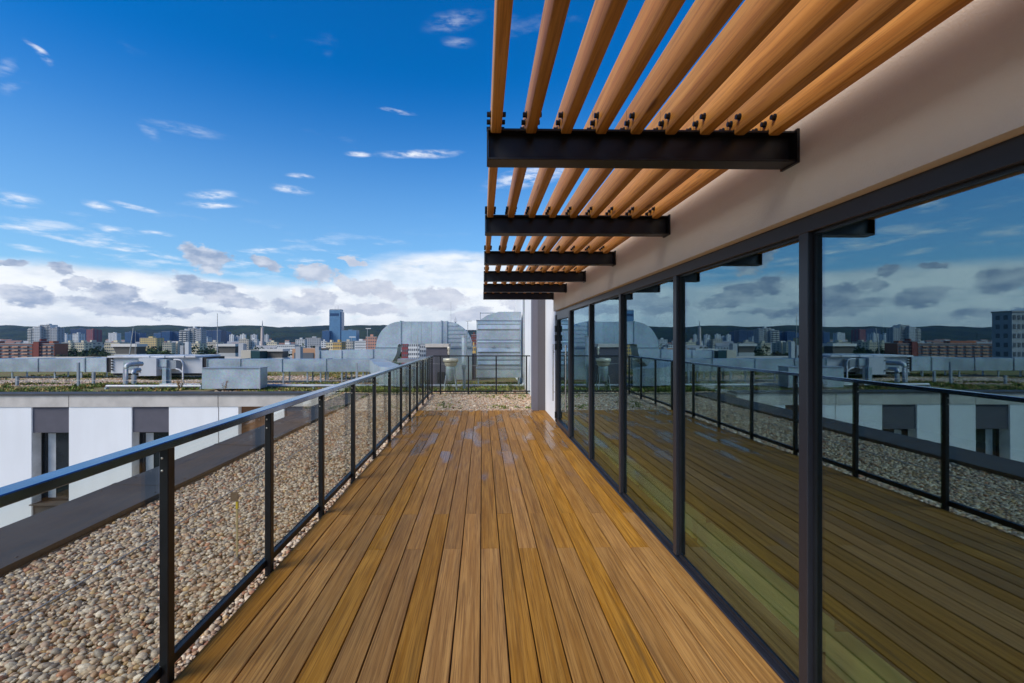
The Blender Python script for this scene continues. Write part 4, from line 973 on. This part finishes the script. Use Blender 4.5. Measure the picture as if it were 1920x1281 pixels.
for (a, b, y, Y, lb) in ((234, 246, 623, 1500, 'small dark blue glass block right of the slanting rod'), (246, 262, 625, 1520, 'second small blue glass block left of the yellow block'), (288, 302, 625, 1500, 'dark blue glass block left of the mid city high-rise, lower one'),
                      (303, 318, 622, 1490, 'blue glass block left of the mid city high-rise, middle one'), (318, 334, 623, 1510, 'blue glass block touching the mid city high-rise'), (378, 397, 620.5, 1500, 'blue glass block right of the mid city high-rise, nearer one'), (398, 414, 619.5, 1480, 'blue glass block behind the tall lightning rod'), (414, 424, 622, 1520, 'narrow dark glass block right of the tall lightning rod')):
    building('glass_office', lb, a, b, y, Y, bl if (a // 7) % 2 else dbl, 6, 5, 30, 0, 'curtain')
building('apartment_block', 'yellow and white block in front of the blue glass blocks', 262, 293, 634, 820, yl, 5, 8, 20, 0)
building('apartment_block', 'beige block among trees left of the mid city high-rise', 301, 318, 643, 600, cr, 6, 5, 16, .3)
building('apartment_block', 'darker beige block next to the mid city high-rise', 319, 337, 644, 620, be, 6, 5, 16, -.2)
building('apartment_block', 'cream low block below the mid city high-rise', 355, 374, 644.5, 520, cr, 5, 6, 14)
building('apartment_block', 'small white block right of the mid city high-rise', 377, 389, 633, 900, wh, 4, 4, 14)
building('apartment_block', 'pale block behind two round trees', 387, 408, 642, 560, be, 5, 6, 14)
for (a, b, y, Y, m_, lb) in ((430, 438, 628, 1400, wh, 'tiny white block right of the blue glass group'), (438, 449, 631, 1410, lg, 'tiny grey block beside the tiny white block'), (450, 460, 627.5, 1300, wh, 'small upright white block left of the spire'), (470, 481, 628, 1350, lg, 'small flat roofed block just left of the spire'), (496, 503, 628, 1300, lg, 'small grey block just right of the spire'),
                          (448, 466, 636.5, 800, be, 'pale block with red stripes left of the spire'), (466, 482, 636.5, 810, wh, 'white block with red stripes touching the spire'), (500, 519, 642, 700, cr, 'long cream low block right of the spire'), (519, 553, 647, 520, wh, 'long white roofed hall right of the spire'), (554, 572, 637, 640, lg, 'white corner block right of the long hall'),
                          (573, 601, 634, 760, gy, 'grey flat office left of the blue tower'), (602, 612, 640, 700, wh, 'white low block below the blue tower'), (641, 662, 641, 520, be, 'beige roofs right of the ochre house'), (662, 688, 640, 560, wh, 'white roofs left of the pink house'), (686, 706, 632, 480, pk, 'pink house beside the raised duct'),
                          (753, 764.5, 644, 300, rp, 'red striped block seen under the raised duct'), (765, 786, 643, 320, wh, 'white block with windows seen under the raised duct'), (787, 798, 646, 330, lg, 'grey block seen under the raised duct beside the shaft'), (884, 892, 650, 280, oc, 'ochre wall in the gap between elbow and tall duct'), (884, 893, 628, 500, rd2, 'dark red roof in the gap between elbow and tall duct')):
    building('apartment_block', lb, a, b, y, Y, m_, 5, max(2, int((b-a)/3.5)), None)
building('ochre_house', 'ochre yellow house in front of the blue tower, left part', 611, 624, 643, 430, cr, 3, 3, 14, 0)
building('ochre_house', 'deep yellow house in front of the blue tower, right part', 624, 640, 642.5, 425, oc, 3, 4, 14, 0)
t = building('blue_tower', 'tall blue glass skyscraper rising above the hills', 617.5, 638, 581.5, 1600, tq, 30, 9, 34, 0, 'curtain', None, None, False, 'skyscraper')
hh = pz(628, 581.5, 1600) - GZ; w_ = px(638, 1600) - px(617.5, 1600)
MB().box(-w_/2 + 2, w_/2 - 5, -17.5, -17.2, hh - 20, hh - 11).build('dark_storeys', dbl, t); MB().box(w_/2 + .05, w_/2 + 4, -15, 15, 0, hh - 6).build('side_slab', bl, t); MB().box(-w_/2 + .5, w_/2, -17, 17, hh + .01, hh + 3).build('roof', gy, t)
MB().tube((-4, 0, hh + 3), (-4, 0, hh + 14), .5, 6, .2).tube((6, 0, hh + 3), (6, 0, hh + 17), .5, 6, .2).build('antennas', gy, t)
building('glass_office', 'lower blue glass wing left of the skyscraper', 604, 617.3, 620.5, 1580, bl, 10, 5, 40, 0, 'curtain'); building('glass_office', 'lower blue glass wing right of the skyscraper', 640, 668, 619.5, 1580, tq, 10, 8, 40, 0, 'curtain')
# church spire / slender tower
sp_ = thing('slender_tower', 'slender pinkish tower with a dark needle spire above the low roofs', 'tower', loc=(px(492, 900), 900, GZ)); h1 = pz(492, 614, 900) - GZ; h2 = pz(492, 601, 900) - GZ
MB().tube((0, 0, 0), (0, 0, h1), 4.2, 8, 2.6).build('shaft', cmat('pale pink stone', (.55, .45, .40)), sp_); MB().tube((0, 0, h1), (0, 0, h2), 1.2, 8, .3).build('needle', gy, sp_); MB().box(-2.6, 2.6, -2.6, 2.6, h1 - 1, h1 - .2).build('gallery', be, sp_)
# highrise beyond the left edge (seen mirrored in the glass)
building('tower_block', 'pale high-rise with rows of windows left of the brick blocks', -330, -120, 583, 150, gy, 14, 22, 6, 0, 'grid')
# nearer low roofs just beyond the planted roof
def roof_light(lb, x0, x1, y0, y1, Y):
    t = thing('roof_light', lb, 'roof light', loc=(px((x0+x1)/2, Y), Y, 0)); fo = t.location; xa, xb = px(x0, Y) - fo[0], px(x1, Y) - fo[0]
    zt_, zm, zb_ = pz(x0, y0, Y), pz(x0, y0 + (y1-y0)*.28, Y), pz(x0, y1, Y); w = xb - xa
    MB().box(xa, xb, 0, 3, zm, zt_).build('fascia', cmat('pale fascia', (.58, .56, .52)), t)
    MB().strip([(xa + .1, zm - .01), (xa + w*.16, zb_)], [(xb - .1, zm - .01), (xb - w*.06, zb_)], .3, 2.7).build('splayed_wall', cmat('dark louvre', (.10, .095, .085)), t)
    MB().box(xa + w*.1, xb - w*.02, .2, 2.8, -9, zb_ - .01).build('curb', cmat('pale curb', (.42, .42, .40)), t)
roof_light('splayed roof light with pale fascia behind the left end of the air handler', 208, 256, 645, 664, 90)
roof_light('splayed roof light with pale fascia beside the tall lightning rod', 405, 441, 645, 662, 95)
roof_light('splayed roof light with pale fascia nearest the grey stair columns', 486, 530, 654.5, 671, 80)
building('low_hall', 'low pale hall roof holding up the splayed roof lights', -40, 620, 673, 79, be, 2, 40, 10, 0, 'none', None, None, False)
building('low_hall', 'small beige ribbed hall left of the nearest roof light', 452, 470, 657, 78, be, 2, 6, 8, 0, 'none', roofcap=False)
building('low_hall', 'dark teal glass box left of the nearest roof light', 471, 487, 658.5, 77.5, cmat('teal glass', (.02, .06, .07), .2), 2, 4, 8, 0, 'none', roofcap=False)
t = building('low_block', 'orange and cream block with two rows of loggias between grey columns', 548, 592, 654, 70, cmat('orange cream wall', (.46, .26, .15)), 2, 7, 6, 0, 'balcony', roofcap=False)
for (a, b, lb) in ((554, 563, 'grey square stair column left of the loggia block'), (591, 598, 'grey square stair column right of the loggia block')):
    building('stair_column', lb, a, b, 650, 66, gy, 2, 2, 1.0, 0, 'none', roofcap=False, cat='column')
building('chimney', 'grey ventilation chimney in front of the mid city high-rise', 337.5, 343.5, 648, 60, gy, 2, 2, .6, 0, 'none', roofcap=False, cat='chimney')
building('chimney', 'paler ventilation chimney in front of the mid city high-rise, right one', 346.5, 353.5, 641, 60, lg, 2, 2, .6, 0, 'none', roofcap=False, cat='chimney')
building('chimney', 'narrow grey chimney block right of the second roof light', 447, 456, 644.5, 85, gy, 2, 2, 1.2, 0, 'none', roofcap=False, cat='chimney')
# floodlight masts
for (x, yt, Y, lb) in ((689, 617, 300, 'tall floodlight mast in front of the hills'), (659, 633, 250, 'lower floodlight mast beside the blue glass wing'), (877, 603, 260, 'floodlight mast above the right elbow of the duct')):
    t = thing('light_mast', lb, 'mast', loc=(px(x, Y), Y, GZ)); h = pz(x, yt, Y) - GZ
    MB().tube((0, 0, 0), (0, 0, h), .28, 8, .15).build('pole', gy, t); MB().box(-1.1, 2.2, -.3, .3, h, h + .5).build('lamp_head', wh, t)
o = MB().add([(-.4, 0, 0), (.4, 0, 0), (0, .1, 1.25), (0, .4, 0)], [(0, 1, 2), (1, 3, 2), (3, 0, 2), (0, 3, 1)]).box(-.15, .15, .2, .4, -6, 0).build('roof_cone', MT['whitep']); o.location = at(854, 604, 95); tag(o, 'white pointed ornament above the right elbow of the duct', 'ornament')

# trees
def tree_meshes(seed, h, pal):
    r_ = np.random.default_rng(seed); n = 420
    lobes = [(r_.normal(0, .22, 2) * h, h * r_.uniform(.45, .85), h * r_.uniform(.14, .26)) for _ in range(9)]
    V = []; T = []
    for i in range(n):
        (lx, ly), lz, lr = lobes[r_.integers(9)]; d = r_.normal(0, 1, 3); d /= np.linalg.norm(d); c = np.array([lx, ly, lz]) + d * lr * r_.uniform(.6, 1.08)
        a, b = r_.normal(0, 1, 3), r_.normal(0, 1, 3); s = h * .055 * r_.uniform(.6, 1.4); a *= s / np.linalg.norm(a); b *= s / np.linalg.norm(b)
        V += [c - a, c + b, c + a, c - b]; T += [np.array(pal[r_.integers(len(pal))]) * r_.uniform(.6, 1.4)] * 4
    crown = numpy_mesh('crown', np.array(V), np.arange(n*4).reshape(-1, 4), MT['leaf'], np.array(T), False)
    m = MB().tube((0, 0, 0), (0, 0, h*.55), h*.03, 7, h*.014)
    for (l, z, lr) in lobes[:5]: m.tube((0, 0, h*.35), (l[0]*.8, l[1]*.8, z), h*.012, 5, h*.004)
    return crown, m.mesh('trunk', MT['bark'])
TV = [tree_meshes(1, 14, [(.05,.08,.02),(.07,.10,.03),(.04,.06,.02)]), tree_meshes(2, 12, [(.10,.08,.03),(.08,.06,.03),(.06,.06,.02)]), tree_meshes(3, 17, [(.04,.07,.025),(.03,.05,.02)]), tree_meshes(4, 11, [(.12,.13,.03),(.08,.10,.03)])]
kinds = ['dark green leafy tree among the city blocks', 'brownish autumn tree among the city blocks', 'tall dark tree among the city blocks', 'yellowish green tree among the city blocks']
def tree(x, Y, kind, sc=1.0, base=GZ):
    t = thing('broadleaf_tree', kinds[kind], 'tree', 'trees between the city blocks', loc=(px(x, Y), Y, base)); t.scale = (sc,)*3; t.rotation_euler = (0, 0, random.uniform(0, 6))
    link('crown', TV[kind][0], t); link('trunk', TV[kind][1], t)
for (x0, x1, n, Y) in ((104, 114, 3, 380), (113, 142, 8, 330), (168, 198, 9, 400), (234, 300, 16, 420), (296, 340, 8, 360), (370, 386, 3, 420), (388, 402, 4, 400), (480, 502, 4, 560), (495, 515, 4, 640), (570, 605, 6, 480), (590, 612, 4, 620), (660, 705, 7, 430), (745, 800, 9, 240), (800, 900, 8, 240), (-200, 0, 12, 700), (120, 440, 26, 800), (420, 700, 22, 900)):
    for k in range(n): tree(random.uniform(x0, x1), max(430, Y) * random.uniform(.92, 1.15), random.randrange(4), random.uniform(.85, 1.3))
# small far houses
hm = []
for c in ((.62,.60,.56),(.45,.42,.38),(.55,.50,.42),(.68,.67,.66),(.40,.26,.20)):
    mat = cmat('far house %s' % (c,), c); rf = cmat('far roof %s' % (c,), (.22 + c[2]*.1, .14, .10) if c[0] < .6 else (.3, .3, .3))
    w, d, h = random.uniform(14, 34), 12, random.uniform(8, 15)
    b = MB().box(-w/2, w/2, -6, 6, 0, h).mesh('wall', mat)
    r_ = MB().strip([(-w/2 - .5, h + .01), (-w/2 - .5, h + .02)], [(w/2 + .5, h + .01), (w/2 + .5, h + .02)], -6.5, 6.5)
    r_ = MB().add([(-w/2-.4,-6.4,h+.02),(w/2+.4,-6.4,h+.02),(w/2+.4,6.4,h+.02),(-w/2-.4,6.4,h+.02),(-w/2-.4,0,h+3.5),(w/2+.4,0,h+3.5)], [(0,1,5,4),(3,4,5,2),(0,4,3),(1,2,5),(0,3,2,1)]).mesh('roof', rf)
    wn_ = MB()
    for k in range(int(h/3)):
        for j in range(int(w/3.5)): wn_.box(-w/2 + 1.2 + j*3.5, -w/2 + 2.8 + j*3.5, -6.1, -6.01, 1 + k*3, 2.6 + k*3)
    hm.append((b, r_, wn_.mesh('windows', cmat('city window', (.12, .13, .145), .3))))
hl = ['far pale house with a grey gabled roof below the hills', 'far brownish house with a red roof below the hills', 'far beige house with a red roof below the hills', 'far white house with a grey roof below the hills', 'far red brown house with a red roof below the hills']
for k in range(210):
    Y = random.uniform(650, 2250); x = random.uniform(-150, 900); i = random.randrange(5)
    t = thing('far_house', hl[i], 'house', 'small houses between the city and the hills', loc=(px(x, Y), Y, GZ + max(0, (Y - 1500) * .012))); t.rotation_euler = (0, 0, random.uniform(-.5, .5)); s_ = random.uniform(.8, 1.35); t.scale = (s_, s_, s_)
    link('wall', hm[i][0], t); link('roof', hm[i][1], t); w = link('windows', hm[i][2], t); w['kind'] = 'stuff'

# ================================================================== air
M = Mat('air'); M.nt.nodes.remove(M.b); pv = M.n('ShaderNodeVolumePrincipled'); pv.inputs['Density'].default_value = .000045; pv.inputs['Color'].default_value = (.42, .66, 1.0, 1); pv.inputs['Anisotropy'].default_value = .2
M.l(pv.outputs[0], M.out.inputs['Volume'])
HAZE = True
if HAZE:
    hzo = MB().box(-7600, 4600, -400, 4600, GZ - 1, 190).build('haze', M.m, kind='stuff'); tag(hzo, 'thin pale blue haze over the whole city', 'haze')
